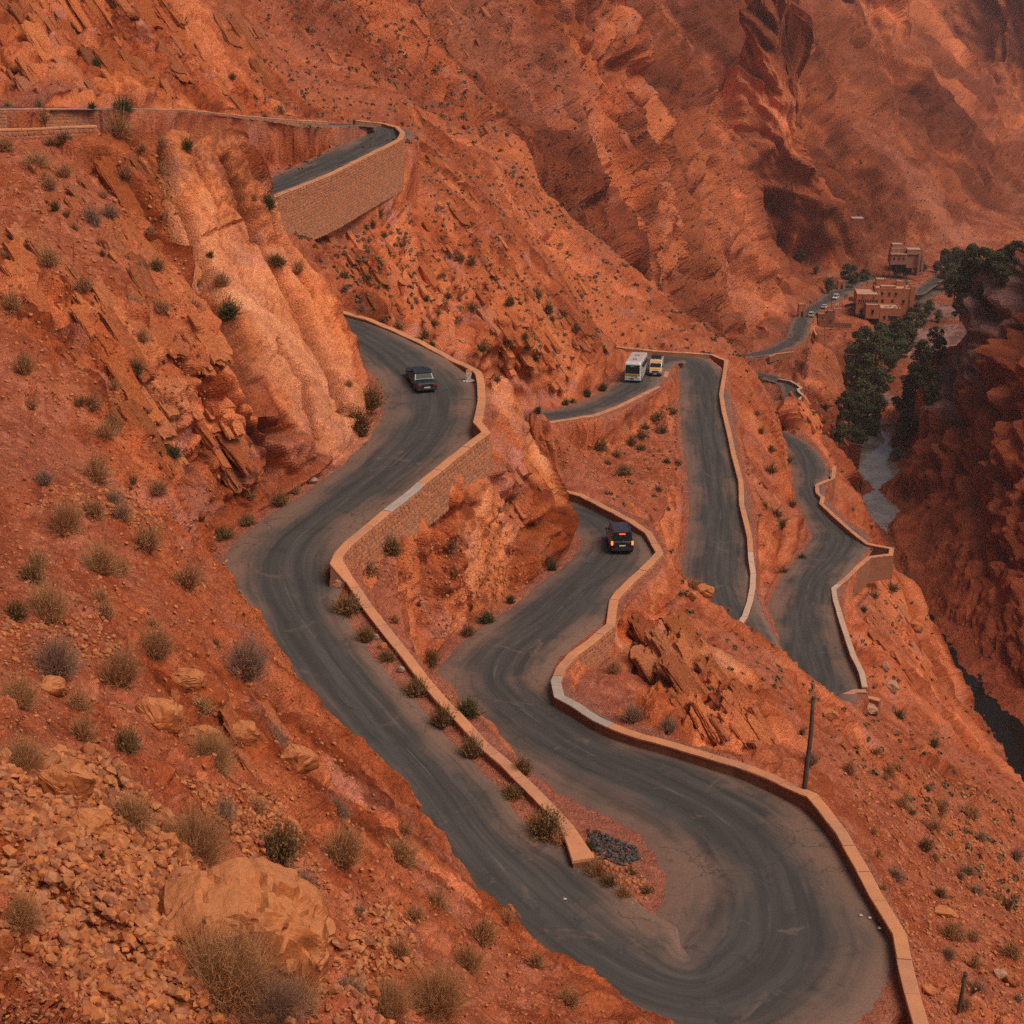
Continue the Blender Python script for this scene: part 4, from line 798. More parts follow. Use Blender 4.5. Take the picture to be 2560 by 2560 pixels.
LM = [(620, 2345, 'the big boulder'), (168, 1955, 'the split boulder'), (235, 2065, 'the flat slab under the split boulder'), (400, 1790, 'the rock with the dark cavity'), (610, 1830, 'the cleft rock by the lip'), (510, 1850, 'the cracked rock block'), (745, 1900, 'the smooth outcrop at the lip'), (1089, 2476, 'the bottom-edge shrub'), (853, 2128, 'the straw bush level with the wall tip'), (138, 1642, 'the dark grey thorn bush'), (612, 1656, 'the big grey-brown bush near the lip'), (40, 1320, 'the left edge of the picture below the gully'), (300, 1130, 'the gully beside the big slab'), (470, 1180, 'the crags at the gully foot'),
      (120, 320, 'the low wall on the flat shoulder'), (298, 319, 'the reddish shoulder bush'), (183, 620, 'the thin stick on the hillside'), (440, 380, 'the top of the big slab'), (571, 770, 'the crack plant in the big slab'), (720, 600, 'the slab edge facing the upper wall'), (760, 950, 'the middle of the big slab'), (60, 850, 'the left edge of the picture at mid height'), (300, 265, 'the long wall of the top road'), (620, 280, 'the right half of the top road wall'), (450, 100, 'the orange cliff'), (850, 480, 'the curved upper retaining wall'), (1052, 960, 'the dark saloon car'), (1195, 932, 'the kilometre stone corner'), (923, 997, 'the inner bend bush'),
      (979, 1360, 'the round dark bush below the parapet'), (840, 1403, 'the sharp parapet corner'), (1060, 1700, 'the straight of the dividing parapet'), (1240, 1890, 'the lower half of the dividing parapet'), (1460, 2150, 'the tip of the dividing parapet'), (1530, 2115, 'the dark rubble heap'), (1300, 1250, 'the rock nose between the two roads'), (1250, 1500, 'the cut face above the lower road'), (1548, 1360, 'the black people carrier'), (1440, 1760, 'the pale coping stretch'), (1700, 1700, 'the slabby outcrop'), (2020, 1900, 'the tall bare pole'), (2415, 2480, 'the leaning pole'), (2250, 2336, 'the parapet at the bottom right'), (2360, 2285, 'the low stone ledge on the right slope'), (2560, 2200, 'the right edge of the picture'),
      (1580, 950, 'the white coach'), (1640, 935, 'the yellow van'), (1480, 1045, 'the bus road wall'), (1700, 1150, 'the dirt edge of the straight road'), (1850, 1200, 'the long thin parapet'), (2130, 1330, 'the zigzag parapet'), (2035, 1650, 'the near end of the gorge road'), (1995, 1000, 'the jagged ledge parapet'), (1157, 857, 'the pale tilted block'), (1190, 400, 'the dark rock tower'), (1330, 760, 'the slope above the coach'), (1000, 560, 'the slope under the curved wall'), (2230, 1500, 'the bank above the river slot'), (2170, 1772, 'the white-faced rock')]
_seen = {}
for o, x, y, w, k in sorted(BUSHES, key=lambda b: -b[3]):
    best = sorted(LM, key=lambda l: math.hypot(l[0] - x, l[1] - y)); size = 'large' if w > 85 else 'medium-sized' if w > 50 else 'small' if w > 26 else 'tiny'; kind = {'d': 'straw-brown bush', 'g': 'grey-brown bush', 'o': 'olive-brown bush', 'n': 'green shrub'}[k]; lab = None
    for l in best[:6]:
        dx, dy = x - l[0], y - l[1]; dirn = ('right of' if dx > 0 else 'left of') if abs(dx) > 2 * abs(dy) else ('below' if dy > 0 else 'above') if abs(dy) > 2 * abs(dx) else ('down' if dy > 0 else 'up') + (' right of' if dx > 0 else ' left of')
        t_ = '%s %s %s %s' % (size, kind, dirn, l[2])
        if t_ not in _seen: lab = t_; break
    if lab is None:
        t_ = '%s %s %s' % (size, kind, 'near ' + best[0][2]); q = 2
        while '%s, %d' % (t_, q) in _seen: q += 1
        _seen['%s, %d' % (t_, q)] = 1; lab = '%s, %s one counted from the left' % (t_, ('second', 'third', 'fourth', 'fifth', 'sixth', 'seventh', 'eighth', 'ninth', 'tenth')[min(8, q - 2)])
    _seen[lab] = 1; tag(o, lab, 'bush', {'d': 'straw-brown bushes', 'g': 'grey-brown bushes', 'o': 'olive-brown bushes', 'n': 'green shrubs'}[k])
# the scrub too small to tell apart
def merged(name, items, mats, label, cat='scrub'):
    """items: (verts, faces, material index) already placed"""
    vs_, fs, mi, k = [], [], [], 0
    for v, f, m in items:
        vs_.append(v); fs.append(f + k); mi.append(np.full(len(f), m, np.int32)); k += len(v)
    me = mesh_np(name, np.concatenate(vs_), np.concatenate(fs), None); [me.materials.append(m) for m in mats]
    me.polygons.foreach_set('material_index', np.concatenate(mi)); o = link(name, me); tag(o, label, cat, kind='stuff'); return o
def blob(seed):
    r = np.random.default_rng(seed); n = 15; V = []; F = []
    for i in range(n):
        d = r.normal(0, 1, 3); d /= np.linalg.norm(d); d[2] = abs(d[2]) * .8; c = d * r.uniform(.15, .42); e = r.normal(0, 1, 3); e /= np.linalg.norm(e); g = np.cross(e, d); g /= np.linalg.norm(g) + 1e-6; w = r.uniform(.12, .24)
        k = len(V); V += [c - e * w, c + g * w, c + e * w, c - g * w]; F.append((k, k + 1, k + 2, k + 3))
    return np.array(V), np.array(F)
BLOBS = [blob(i) for i in range(6)]
items = []
for i in range(6500):
    if i < 4800: x, y = rb.uniform(640, 2560), rb.uniform(0, 900)
    elif i < 5150: x, y = rb.uniform(800, 1560), rb.uniform(430, 900)
    else: x, y = rb.uniform(1500, 2560), rb.uniform(900, 2500)
    p, n = hit(x, y)
    if p is None or n.z < .3 or p.length < 105 or (p.length < 150 and x < 1500): continue
    if p.x > 84 and p.y > 225 and p.y < 428: continue
    q = np.array([p.x], np.float32), np.array([p.y], np.float32)
    if i > 4800 and roaddist(*q)[0].min() < 1.0: continue
    s = rb.uniform(.35, .95) * (1.0 if p.length < 260 else 1.5); v, f = BLOBS[rb.randrange(6)]; a = rb.uniform(0, 6.3); ca, sa = math.cos(a), math.sin(a)
    v = v @ np.array([[ca, sa, 0], [-sa, ca, 0], [0, 0, 1]]) * s + np.array(p); items.append((v, f, 0))
merged('scattered_scrub', items, [M['far_scrub']], 'small dark scrub dotted over the far slopes')
print('bushes %d %.1f' % (NB_, time.time() - T0))

# ------------------------------------------------------------------ stones and boulders
def hull(seed, n=13, sq=(1, .8, .6), jag=.25):
    r = random.Random(seed); bm = bmesh.new()
    for i in range(n):
        z = 1 - 2 * (i + .5) / n; a = i * 2.39996 + r.uniform(-.5, .5); q = math.sqrt(max(0, 1 - z * z)); k = r.uniform(1 - jag, 1 + jag) * .5
        bm.verts.new((q * math.cos(a) * k * sq[0], q * math.sin(a) * k * sq[1], z * k * sq[2]))
    g = bmesh.ops.convex_hull(bm, input=bm.verts); bmesh.ops.delete(bm, geom=[e for e in g['geom_unused'] if isinstance(e, bmesh.types.BMVert)], context='VERTS')
    bmesh.ops.triangulate(bm, faces=bm.faces); bm.verts.index_update()
    V = np.array([v.co[:] for v in bm.verts]); F = np.array([[v.index for v in f.verts] for f in bm.faces]); bm.free(); return V, F
HULL = [hull(i, random.Random(i).choice((11, 13, 16)), (1, random.Random(i).uniform(.6, .95), random.Random(i + 50).uniform(.4, .8))) for i in range(14)]
SC = [(.45, .148, .050), (.50, .195, .080), (.36, .115, .045), (.55, .20, .066), (.43, .18, .088), (.33, .12, .058)]
for i, c in enumerate(SC):
    t = NT('loose_stone_%s' % 'abcdef'[i]); f = t.noise(t.pos(), 6, 4, .65); r_ = t.node('ShaderNodeObjectInfo').outputs['Random']
    k = t.mix(t.ramp(f, .3, .72), tuple(q * .72 for q in c) + (1,), tuple(min(1, q * 1.22) for q in c) + (1,)); t.col(k); t.bump(f, .5, .03); M['ls%d' % i] = t.m
def inpoly(x, y, P):
    c = False; j = len(P) - 1
    for i in range(len(P)):
        if (P[i][1] > y) != (P[j][1] > y) and x < (P[j][0] - P[i][0]) * (y - P[i][1]) / (P[j][1] - P[i][1]) + P[i][0]: c = not c
        j = i
    return c
ZR = [([(0, 1890), (250, 1870), (430, 2050), (640, 2200), (560, 2290), (450, 2260), (420, 2400), (560, 2560), (230, 2560), (130, 2420), (0, 2330)], 5200, 9, 38), ([(560, 2460), (760, 2400), (900, 2330), (1000, 2480), (1000, 2560), (560, 2560)], 500, 10, 38), ([(860, 2290), (1000, 2260), (1060, 2420), (900, 2430)], 260, 10, 30),
      ([(420, 1930), (700, 1990), (830, 2230), (700, 2230), (560, 2080)], 900, 7, 24), ([(120, 1200), (420, 1230), (430, 1330), (150, 1290)], 420, 5, 16), ([(0, 1540), (260, 1540), (320, 1650), (0, 1700)], 420, 6, 18), ([(0, 2400), (140, 2450), (230, 2560), (0, 2560)], 160, 6, 22),
      ([(0, 1200), (500, 1280), (1000, 2100), (1560, 2560), (0, 2560)], 6500, 3, 14), ([(2050, 1850), (2560, 2000), (2560, 2560), (2330, 2560), (2200, 2150)], 2600, 3, 13), ([(2380, 2050), (2560, 2150), (2560, 2330), (2400, 2180)], 500, 5, 12), ([(900, 1420), (1250, 1300), (1330, 1450), (1100, 1580)], 700, 4, 10), ([(0, 350), (420, 380), (560, 1250), (0, 1200)], 2400, 3, 12),
      ([(820, 1420), (850, 1420), (1440, 2120), (1400, 2150)], 500, 4, 11), ([(1440, 2150), (1520, 2110), (1640, 2220), (1600, 2270), (1500, 2240)], 350, 4, 13), ([(1330, 1100), (1560, 1090), (1690, 1000), (1710, 1250), (1500, 1220)], 500, 3, 8)]
cand = []
for P, n, lo, hi in ZR:
    xs = [a[0] for a in P]; ys = [a[1] for a in P]; k = 0
    while k < n:
        x, y = rb.uniform(min(xs), max(xs)), rb.uniform(min(ys), max(ys))
        if not inpoly(x, y, P): continue
        k += 1; cand.append((lo + (hi - lo) * rb.random() ** 2.4, x, y))
cand.sort(reverse=True); items = []; NS = 0; SM = {}
for w, x, y in cand:
    p, n = hit(x, y)
    if p is None or p.length > 260: continue
    s = w / FPX * p.length * 1.15; hi_ = rb.randrange(14); mi = rb.choice((0, 0, 1, 1, 1, 2, 3, 4, 5)); e = Matrix.Rotation(rb.uniform(0, 6.3), 3, 'Z') ; up = (n + Vector((rb.uniform(-.4, .4), rb.uniform(-.4, .4), .4))).normalized()
    R = up.to_track_quat('Z', 'Y').to_matrix() @ e; sink = .12 * s
    if NS < 300:
        if (hi_, mi) not in SM: SM[hi_, mi] = mesh_py('stone', HULL[hi_][0], HULL[hi_][1].tolist(), M['ls%d' % mi])
        o = link('stone', SM[hi_, mi]); o.matrix_world = Matrix.Translation(p + n * (.18 * s)) @ R.to_4x4() @ Matrix.Scale(s, 4)
        tag(o, 'fist to head sized angular orange stone lying in the rubble at lower left', 'stone', 'larger loose stones of the lower left rubble'); NS += 1
    else:
        v = HULL[hi_][0] @ np.array(R.transposed()) * s + np.array(p + n * (.14 * s)); items.append((v, HULL[hi_][1], mi))
merged('rubble', items, [M['ls%d' % i] for i in range(6)], 'small loose orange rubble strewn over the slopes', 'rubble')
t = NT('broken_asphalt'); f = t.noise(t.pos(), 7, 3); t.col(t.mix(t.ramp(f, .35, .65), (.035, .033, .033, 1), (.12, .11, .105, 1))); M['tar'] = t.m
items = []; PT = [(1462, 2076), (1490, 2078), (1560, 2110), (1590, 2118), (1600, 2150), (1560, 2165), (1500, 2150), (1478, 2110)]
while len(items) < 420:
    x, y = rb.uniform(1455, 1610), rb.uniform(2070, 2170)
    if not inpoly(x, y, PT): continue
    p, n = hit(x, y); s = rb.uniform(4, 13) / FPX * p.length; v, F_ = HULL[rb.randrange(14)]; e = np.array(Matrix.Rotation(rb.uniform(0, 6.3), 3, (rb.random(), rb.random(), rb.random())))
    items.append((v @ e * s + np.array(p) + np.array([0, 0, rb.uniform(.02, .12)]), F_, 0))
merged('broken_asphalt_heap', items, [M['tar']], 'dark heap of broken asphalt beside the wall tip', 'rubble heap')
# ledges of bedrock standing out of the slopes, lying with the beds
def ledge(seed):
    r = random.Random(seed); bm = bmesh.new(); k = []
    for sx in (-1, 1):
        for sy in (-1, 1):
            for sz in (-1, 1):
                for q in range(2): k.append((sx * r.uniform(.3, .55), sy * r.uniform(.3, .55), sz * r.uniform(.32, .5)))
    vs0 = [bm.verts.new(a) for a in k]; g = bmesh.ops.convex_hull(bm, input=bm.verts); bmesh.ops.delete(bm, geom=[e for e in g['geom_unused'] if isinstance(e, bmesh.types.BMVert)], context='VERTS')
    bmesh.ops.triangulate(bm, faces=bm.faces); bm.verts.index_update(); V = np.array([v.co[:] for v in bm.verts]); F = np.array([[v.index for v in f.verts] for f in bm.faces]); bm.free(); return V, F
LEDGE = [ledge(i) for i in range(16)]
def rough_ledge(i):
    V, F = LEDGE[i]; bm = bmesh.new(); vv = [bm.verts.new(v) for v in V]; [bm.faces.new([vv[j] for j in f]) for f in F]; bmesh.ops.subdivide_edges(bm, edges=bm.edges, cuts=6, use_grid_fill=True); bmesh.ops.triangulate(bm, faces=bm.faces); bm.normal_update(); bm.verts.index_update()
    P = np.array([v.co[:] for v in bm.verts], np.float32); N = np.array([v.normal[:] for v in bm.verts]); q = P * np.array([3.2, 4.5, 2.2], np.float32)
    b, e = blocks(q, 200 + i); st = strata(P[:, 2] + .04 * fbm(P, 3, 2, i), .16, 300 + i)[0]; d = .10 * b + .13 * st - .07 * (1 - sstep(0, .12, e)) + .04 * fbm(P, 6, 3, i)
    P = P + N * d[:, None]; F2 = np.array([[v.index for v in f.verts] for f in bm.faces]); bm.free(); return P, F2
ROUGH = [rough_ledge(i) for i in range(10)]
LZ = [([(760, 560), (960, 480), (1000, 760), (860, 770)], 80, 12, 60), ([(800, 420), (1100, 380), (1560, 860), (1500, 960), (1250, 930), (900, 700)], 420, 8, 60), ([(640, 0), (1300, 0), (1500, 700), (1560, 840), (1000, 300)], 160, 6, 34), ([(0, 0), (640, 0), (700, 260), (0, 245)], 160, 10, 90), ([(100, 420), (380, 400), (560, 900), (640, 1200), (420, 1180), (250, 1000), (60, 760)], 240, 10, 120), ([(1600, 1560), (1720, 1540), (1930, 1830), (1900, 1880), (1720, 1830), (1650, 1700)], 60, 45, 150), ([(1600, 1560), (1720, 1540), (1930, 1830), (1900, 1880), (1720, 1830), (1650, 1700)], 80, 10, 50),
      ([(380, 1760), (720, 1800), (760, 1950), (560, 1920)], 30, 30, 90), ([(2100, 1850), (2560, 1950), (2560, 2400), (2250, 2150)], 160, 12, 46), ([(1200, 1130), (1390, 1180), (1430, 1360), (1250, 1480), (1180, 1330)], 120, 16, 60), ([(1880, 1130), (1990, 1290), (1990, 1440), (1900, 1400)], 70, 10, 34), ([(2200, 1400), (2350, 1640), (2350, 1720), (2200, 1700), (2160, 1560)], 120, 10, 40), ([(1900, 920), (2080, 1000), (2140, 1130), (2060, 1120)], 90, 8, 26), ([(1400, 780), (1550, 860), (1560, 940), (1420, 1000), (1350, 960)], 90, 14, 50), ([(560, 1440), (640, 1530), (1500, 2470), (1420, 2440)], 70, 8, 40)]
vs_, fs_, cs_, k0 = [], [], [], 0; Bt = BED
for P, n, lo, hi in LZ:
    xs = [a[0] for a in P]; ys = [a[1] for a in P]; k = 0
    while k < n:
        x, y = rb.uniform(min(xs), max(xs)), rb.uniform(min(ys), max(ys))
        if not inpoly(x, y, P): continue
        k += 1; p, nn = hit(x, y)
        if p is None: continue
        if p.y < 640 and roaddist(np.array([p.x], np.float32), np.array([p.y], np.float32))[0].min() < 2.2: continue
        s = (lo + (hi - lo) * rb.random() ** 2.2) / FPX * p.length; v, f = ROUGH[rb.randrange(10)] if (hi > 85 and s * FPX / p.length > 34) else LEDGE[rb.randrange(16)]
        e = np.array(Matrix.Rotation(rb.uniform(-.16, .16), 3, (rb.uniform(-1, 1), rb.uniform(-1, 1), rb.uniform(-1, 1))))
        v = (v * np.array([rb.uniform(.3, .65), rb.uniform(.9, 1.7), rb.uniform(.14, .36)]) * s) @ Bt @ e + np.array(p) - np.array(nn) * s * rb.uniform(.05, .17)
        c = col[hit.k] * .6 + .4 * np.array(SC[rb.randrange(5)]) * (.5 if p.x > 84 and 225 < p.y < 430 else 1); c = c * rb.uniform(.78, 1.12)
        vs_.append(v); fs_.append(f + k0); cs_.append(np.repeat(c[None], len(v), 0)); k0 += len(v)
me = mesh_np('bedrock_ledges', np.concatenate(vs_), np.concatenate(fs_), M['terrain'], dict(stone_colour=np.concatenate(cs_))); tag(link('bedrock_ledges', me), 'broken ledges of tilted bedrock standing out of the slopes', 'rock', kind='stuff')
# boulders
def boulder_mesh(seed, sq, sub=3, jag=.22, strat=.0):
    V, F = hull(seed, 18, sq, jag); bm = bmesh.new(); vv = [bm.verts.new(v) for v in V]; [bm.faces.new([vv[i] for i in f]) for f in F]
    bmesh.ops.bevel(bm, geom=list(bm.edges), offset=.025, segments=1, affect='EDGES', clamp_overlap=True)
    bmesh.ops.triangulate(bm, faces=bm.faces); bmesh.ops.subdivide_edges(bm, edges=bm.edges, cuts=sub, use_grid_fill=True)
    bm.normal_update(); bm.verts.index_update(); P = np.array([v.co[:] for v in bm.verts], np.float32); N = np.array([v.normal[:] for v in bm.verts])
    d = .05 * fbm(P, 4, 4, seed) + .035 * blocks(P * np.array([3, 3, 7], np.float32), seed)[0] - .02 * (np.abs(vnoise(P * np.array([1, 1, 5], np.float32), 3, seed)) < .12)
    P = P + N * d[:, None]; F = [[v.index for v in f.verts] for f in bm.faces]; bm.free(); return P, F
def big_boulder():
    out = [(-.50, -.10), (-.44, .10), (-.26, .25), (-.05, .31), (.12, .27), (.30, .14), (.44, .0), (.50, -.14), (.49, -.30), (.36, -.44), (.0, -.48), (-.40, -.42)]
    bm = bmesh.new(); secs = []
    for yy, sc, dz in ((-.30, .80, -.05), (-.22, .95, .0), (-.02, 1.0, .02), (.18, .96, .05), (.32, .75, .02)): secs.append([bm.verts.new((x * sc, yy + .04 * math.sin(7 * x), z * sc * .74 + dz)) for x, z in out])
    k = len(out)
    for a, b in zip(secs[:-1], secs[1:]):
        for i in range(k): bm.faces.new((a[i], a[(i + 1) % k], b[(i + 1) % k], b[i]))
    bm.faces.new(secs[0][::-1]); bm.faces.new(secs[-1]); bmesh.ops.recalc_face_normals(bm, faces=bm.faces)
    bmesh.ops.triangulate(bm, faces=bm.faces); bmesh.ops.subdivide_edges(bm, edges=bm.edges, cuts=5, use_grid_fill=True); bm.normal_update(); bm.verts.index_update()
    P = np.array([v.co[:] for v in bm.verts], np.float32); N = np.array([v.normal[:] for v in bm.verts])
    b, e = blocks(P * np.array([4, 4, 5.5], np.float32), 5); d = .030 * fbm(P, 5, 4, 3) + .055 * b - .018 * (1 - sstep(0, .1, e)) + .012 * fbm(P, 18, 3, 4)
    h = ((P - np.array([.33, -.28, -.02], np.float32)) ** 2).sum(1); d -= .07 * np.exp(-h / .004)
    P = P + N * d[:, None]; F = [[v.index for v in f.verts] for f in bm.faces]; bm.free(); return P, F
def mat_boulder(name, top, side, stain):
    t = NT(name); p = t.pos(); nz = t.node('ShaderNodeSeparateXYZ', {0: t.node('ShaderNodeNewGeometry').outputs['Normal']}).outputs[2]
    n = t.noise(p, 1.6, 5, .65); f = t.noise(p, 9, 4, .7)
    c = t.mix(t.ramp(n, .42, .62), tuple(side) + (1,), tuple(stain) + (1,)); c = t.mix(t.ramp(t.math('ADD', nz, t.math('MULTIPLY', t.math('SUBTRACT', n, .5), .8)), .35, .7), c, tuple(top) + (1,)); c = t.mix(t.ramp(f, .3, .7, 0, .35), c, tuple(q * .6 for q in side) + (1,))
    t.col(c); t.bump(t.math('ADD', f, t.noise(p, 3, 5)), .6, .06); return t.m
M['bo'] = mat_boulder('orange_boulder', (.56, .215, .085), (.47, .150, .045), (.28, .082, .03)); M['bp'] = mat_boulder('pale_boulder', (.52, .30, .20), (.46, .24, .14), (.36, .18, .11)); M['bg'] = mat_boulder('grey_boulder', (.42, .30, .24), (.36, .23, .17), (.28, .17, .12))
BO = [(620, 2345, 400, 255, 'bo', 'huge orange boulder in the foreground with a pale weathered top and a dark hollow', 31, .1), (468, 2300, 90, 90, 'bg', 'pale grey rock touching the left end of the big boulder', 32, .3), (168, 1955, 130, 120, 'bo', 'split orange boulder among the rubble at the left', 33, .2), (235, 2065, 115, 75, 'bo', 'flat slab just below the split boulder', 34, .2), (425, 2110, 60, 55, 'bo', 'rounded stone beside the wide dry bush', 35, .2),
      (400, 1790, 110, 85, 'bo', 'blocky rock with a dark cavity on the left slope', 36, .2), (510, 1850, 95, 80, 'bo', 'cracked rock block right of the cavity rock', 37, .2), (610, 1830, 90, 70, 'bo', 'broad orange rock with a cleft near the lip', 38, .2), (470, 1700, 90, 55, 'bo', 'low smooth rock below the grey bush on the left slope', 39, .2), (130, 1720, 90, 55, 'bo', 'flat slab half buried on the left slope', 40, .2), (745, 1900, 100, 70, 'bo', 'smooth outcrop at the lip above the road', 41, .15), (12, 2370, 50, 90, 'bo', 'upright stone at the left edge near the bottom', 42, .2),
      (840, 1463, 36, 30, 'bp', 'square pale stone block on the verge at the parapet corner', 43, .4), (957, 1617, 22, 20, 'bo', 'small orange block against the dividing parapet', 44, .4), (940, 1594, 20, 18, 'bg', 'small grey block on the verge among olive bushes', 45, .4), (1003, 1677, 21, 18, 'bg', 'lone pale stone on the verge below the orange block', 46, .4), (783, 1203, 26, 20, 'bg', 'cracked stone at the road edge under the big slab', 47, .4),
      (1157, 857, 22, 22, 'bp', 'pale tilted block on the hillside behind the middle bend', 48, .5), (1762, 1482, 46, 34, 'bo', 'pale broken block on the crest beside the straight road', 49, .4), (1728, 1492, 26, 28, 'bo', 'darker block leaning on the pale broken block', 50, .4), (2170, 1772, 44, 26, 'bp', 'white-faced rock below the platform of the gorge road', 51, .4), (2075, 1790, 44, 26, 'bo', 'orange rock on the slope under the closing wall', 52, .4), (2212, 1670, 24, 24, 'bp', 'round pale boulder on the slope right of the gorge road', 53, .4),
      (2500, 2440, 34, 22, 'bp', 'pale flat stone on the right slope near the leaning pole', 54, .4), (2530, 2455, 34, 30, 'bo', 'orange stone beside the pale flat stone', 55, .4), (2360, 2285, 60, 22, 'bo', 'low ledge of orange stones on the right slope', 56, .4), (2320, 2480, 40, 22, 'bo', 'flat orange stone close to the parapet at the bottom right', 57, .4), (2290, 1570, 30, 26, 'bo', 'rounded rock above the dark river slot', 58, .4), (2285, 1520, 34, 28, 'bo', 'knobbly rock cluster stone right of the zigzag parapet', 59, .4), (2230, 1720, 36, 26, 'bp', 'rough pale rock on the bank above the river slot', 60, .4)]
for x, y, w, h, m, lab, sd_, jag in BO:
    p, n = hit(x, y + h * .32); d = p.length; s = w / FPX * d * 1.08; V, F = boulder_mesh(sd_, (1.05, .75, h / w * 1.12), 3 if w > 80 else 2, .16) if w < 300 else big_boulder()
    o = link('boulder', mesh_py('boulder', V, F, M[m])); dirx = Vector((p.x, p.y, 0)).normalized(); o.scale = (s, s, s)
    o.rotation_euler = (0, (.16 if w > 150 else random.uniform(-.1, .3)), math.atan2(dirx.y, dirx.x) - math.pi / 2 + random.uniform(-.15, .15)); o.location = p + Vector((dirx.x, dirx.y, 0)) * s * .22 + Vector((0, 0, h / FPX * d * .30)); o.location.z -= (0 if w < 60 or w > 300 else .18 * h / FPX * d); tag(o, lab, 'rock')
print('stones %d %.1f' % (len(cand), time.time() - T0))

# ------------------------------------------------------------------ vehicles
def paint(name, c, rough=.3, metal=0.0, coat=.5):
    t = NT(name); t.b.inputs['Roughness'].default_value = rough; t.b.inputs['Metallic'].default_value = metal; t.b.inputs['Specular IOR Level'].default_value = .5; t.b.inputs['Coat Weight'].default_value = coat
    n = t.noise(t.node('ShaderNodeTexCoord').outputs['Object'], 3, 4); t.col(t.mix(t.ramp(n, .45, .8, 0, .25), tuple(c) + (1,), (.16, .11, .085, 1))); return t.m
M['p_green'] = paint('dark_green_paint', (.012, .020, .020)); M['p_black'] = paint('black_paint', (.010, .010, .011)); M['p_white'] = paint('white_paint', (.66, .63, .60)); M['p_yellow'] = paint('yellow_paint', (.72, .34, .05)); M['p_red'] = paint('red_paint', (.45, .04, .03)); M['p_lime'] = paint('green_paint', (.10, .26, .05)); M['p_teal'] = paint('teal_paint', (.10, .42, .40))
M['p_grey'] = paint('silver_grey_paint', (.22, .23, .24)); M['glass'] = plain('tinted_glass', (.014, .026, .028), .2, 0, .12); M['tyre'] = plain('rubber', (.018, .017, .016), .85, var=.2); M['rim'] = plain('wheel_metal', (.30, .29, .28), .4, .6); M['plastic'] = plain('black_plastic', (.022, .021, .021), .6, var=.2); M['plate'] = plain('plate_white', (.62, .62, .60), .5)
M['tail'] = plain('tail_lamp_red', (.30, .015, .012), .25); M['tail_on'] = plain('lit_tail_lamp', (.6, .05, .02), .3, emit=(1.0, .09, .02), es=4.0); M['brake_on'] = plain('lit_brake_lamp', (.6, .03, .02), .3, emit=(1.0, .05, .015), es=3.0); M['lamp'] = plain('headlamp_glass', (.55, .55, .53), .15); M['chrome'] = plain('chrome', (.5, .5, .5), .2, .9)
M['w1'] = plain('white_cloth', (.6, .58, .55), .8); M['dash'] = plain('pale_teal_dash', (.12, .35, .27), .5)
def bm_new(): return bmesh.new()
def boxb(bm, x0, x1, y0, y1, z0, z1, bev=0.0, tx=0, ty=0):
    """box; tx, ty pull the top in"""
    v = [bm.verts.new(p) for p in ((x0, y0, z0), (x1, y0, z0), (x1, y1, z0), (x0, y1, z0), (x0 + tx, y0 + ty, z1), (x1 - tx, y0 + ty, z1), (x1 - tx, y1 - ty, z1), (x0 + tx, y1 - ty, z1))]
    fs = [bm.faces.new([v[i] for i in f]) for f in ((3, 2, 1, 0), (4, 5, 6, 7), (0, 1, 5, 4), (1, 2, 6, 5), (2, 3, 7, 6), (3, 0, 4, 7))]
    if bev:
        es = list({e for f in fs for e in f.edges}); bmesh.ops.bevel(bm, geom=es, offset=bev, segments=2, affect='EDGES', profile=.6)
def loft(bm, secs):
    """secs: rings of equal length"""
    R = [[bm.verts.new(p) for p in s] for s in secs]; k = len(R[0])
    for a, b in zip(R[:-1], R[1:]):
        for i in range(k): bm.faces.new((a[i], a[(i + 1) % k], b[(i + 1) % k], b[i]))
    bm.faces.new(R[0][::-1]); bm.faces.new(R[-1])
def cyl(bm, c, r, h, axis='Y', n=18, r2=None):
    r2 = r if r2 is None else r2; A = []; B = []
    for i in range(n):
        a = 2 * math.pi * i / n; u, v = math.cos(a), math.sin(a)
        for L, rr, s in ((A, r, -h / 2), (B, r2, h / 2)):
            p = {'Y': (rr * u, s, rr * v), 'X': (s, rr * u, rr * v), 'Z': (rr * u, rr * v, s)}[axis]; L.append(bm.verts.new((c[0] + p[0], c[1] + p[1], c[2] + p[2])))
    for i in range(n): bm.faces.new((A[i], A[(i + 1) % n], B[(i + 1) % n], B[i]))
    bm.faces.new(A[::-1]); bm.faces.new(B)
def fin(bm, name, mat, parent, smooth=False):
    bmesh.ops.recalc_face_normals(bm, faces=bm.faces); me = bpy.data.meshes.new(name); bm.to_mesh(me); bm.free(); me.materials.append(M[mat] if isinstance(mat, str) else mat)
    if smooth: me.polygons.foreach_set('use_smooth', np.full(len(me.polygons), True))
    return link(name, me, parent)
def part(name, mat, parent, *boxes, bev=0.0):
    bm = bm_new()
    for b in boxes: boxb(bm, *b[:6], bev=bev if len(b) < 7 else b[6])
    return fin(bm, name, mat, parent)
def quadpart(name, mat, parent, pts, th=.02):
    """thin panel through four points, thickened along its normal"""
    P = [Vector(p) for p in pts]; n = (P[1] - P[0]).cross(P[3] - P[0]).normalized() * th; bm = bm_new()
    a = [bm.verts.new(p) for p in P]; b = [bm.verts.new(p + n) for p in P]
    bm.faces.new(a[::-1]); bm.faces.new(b)
    for i in range(4): bm.faces.new((a[i], a[(i + 1) % 4], b[(i + 1) % 4], b[i]))
    return fin(bm, name, mat, parent)
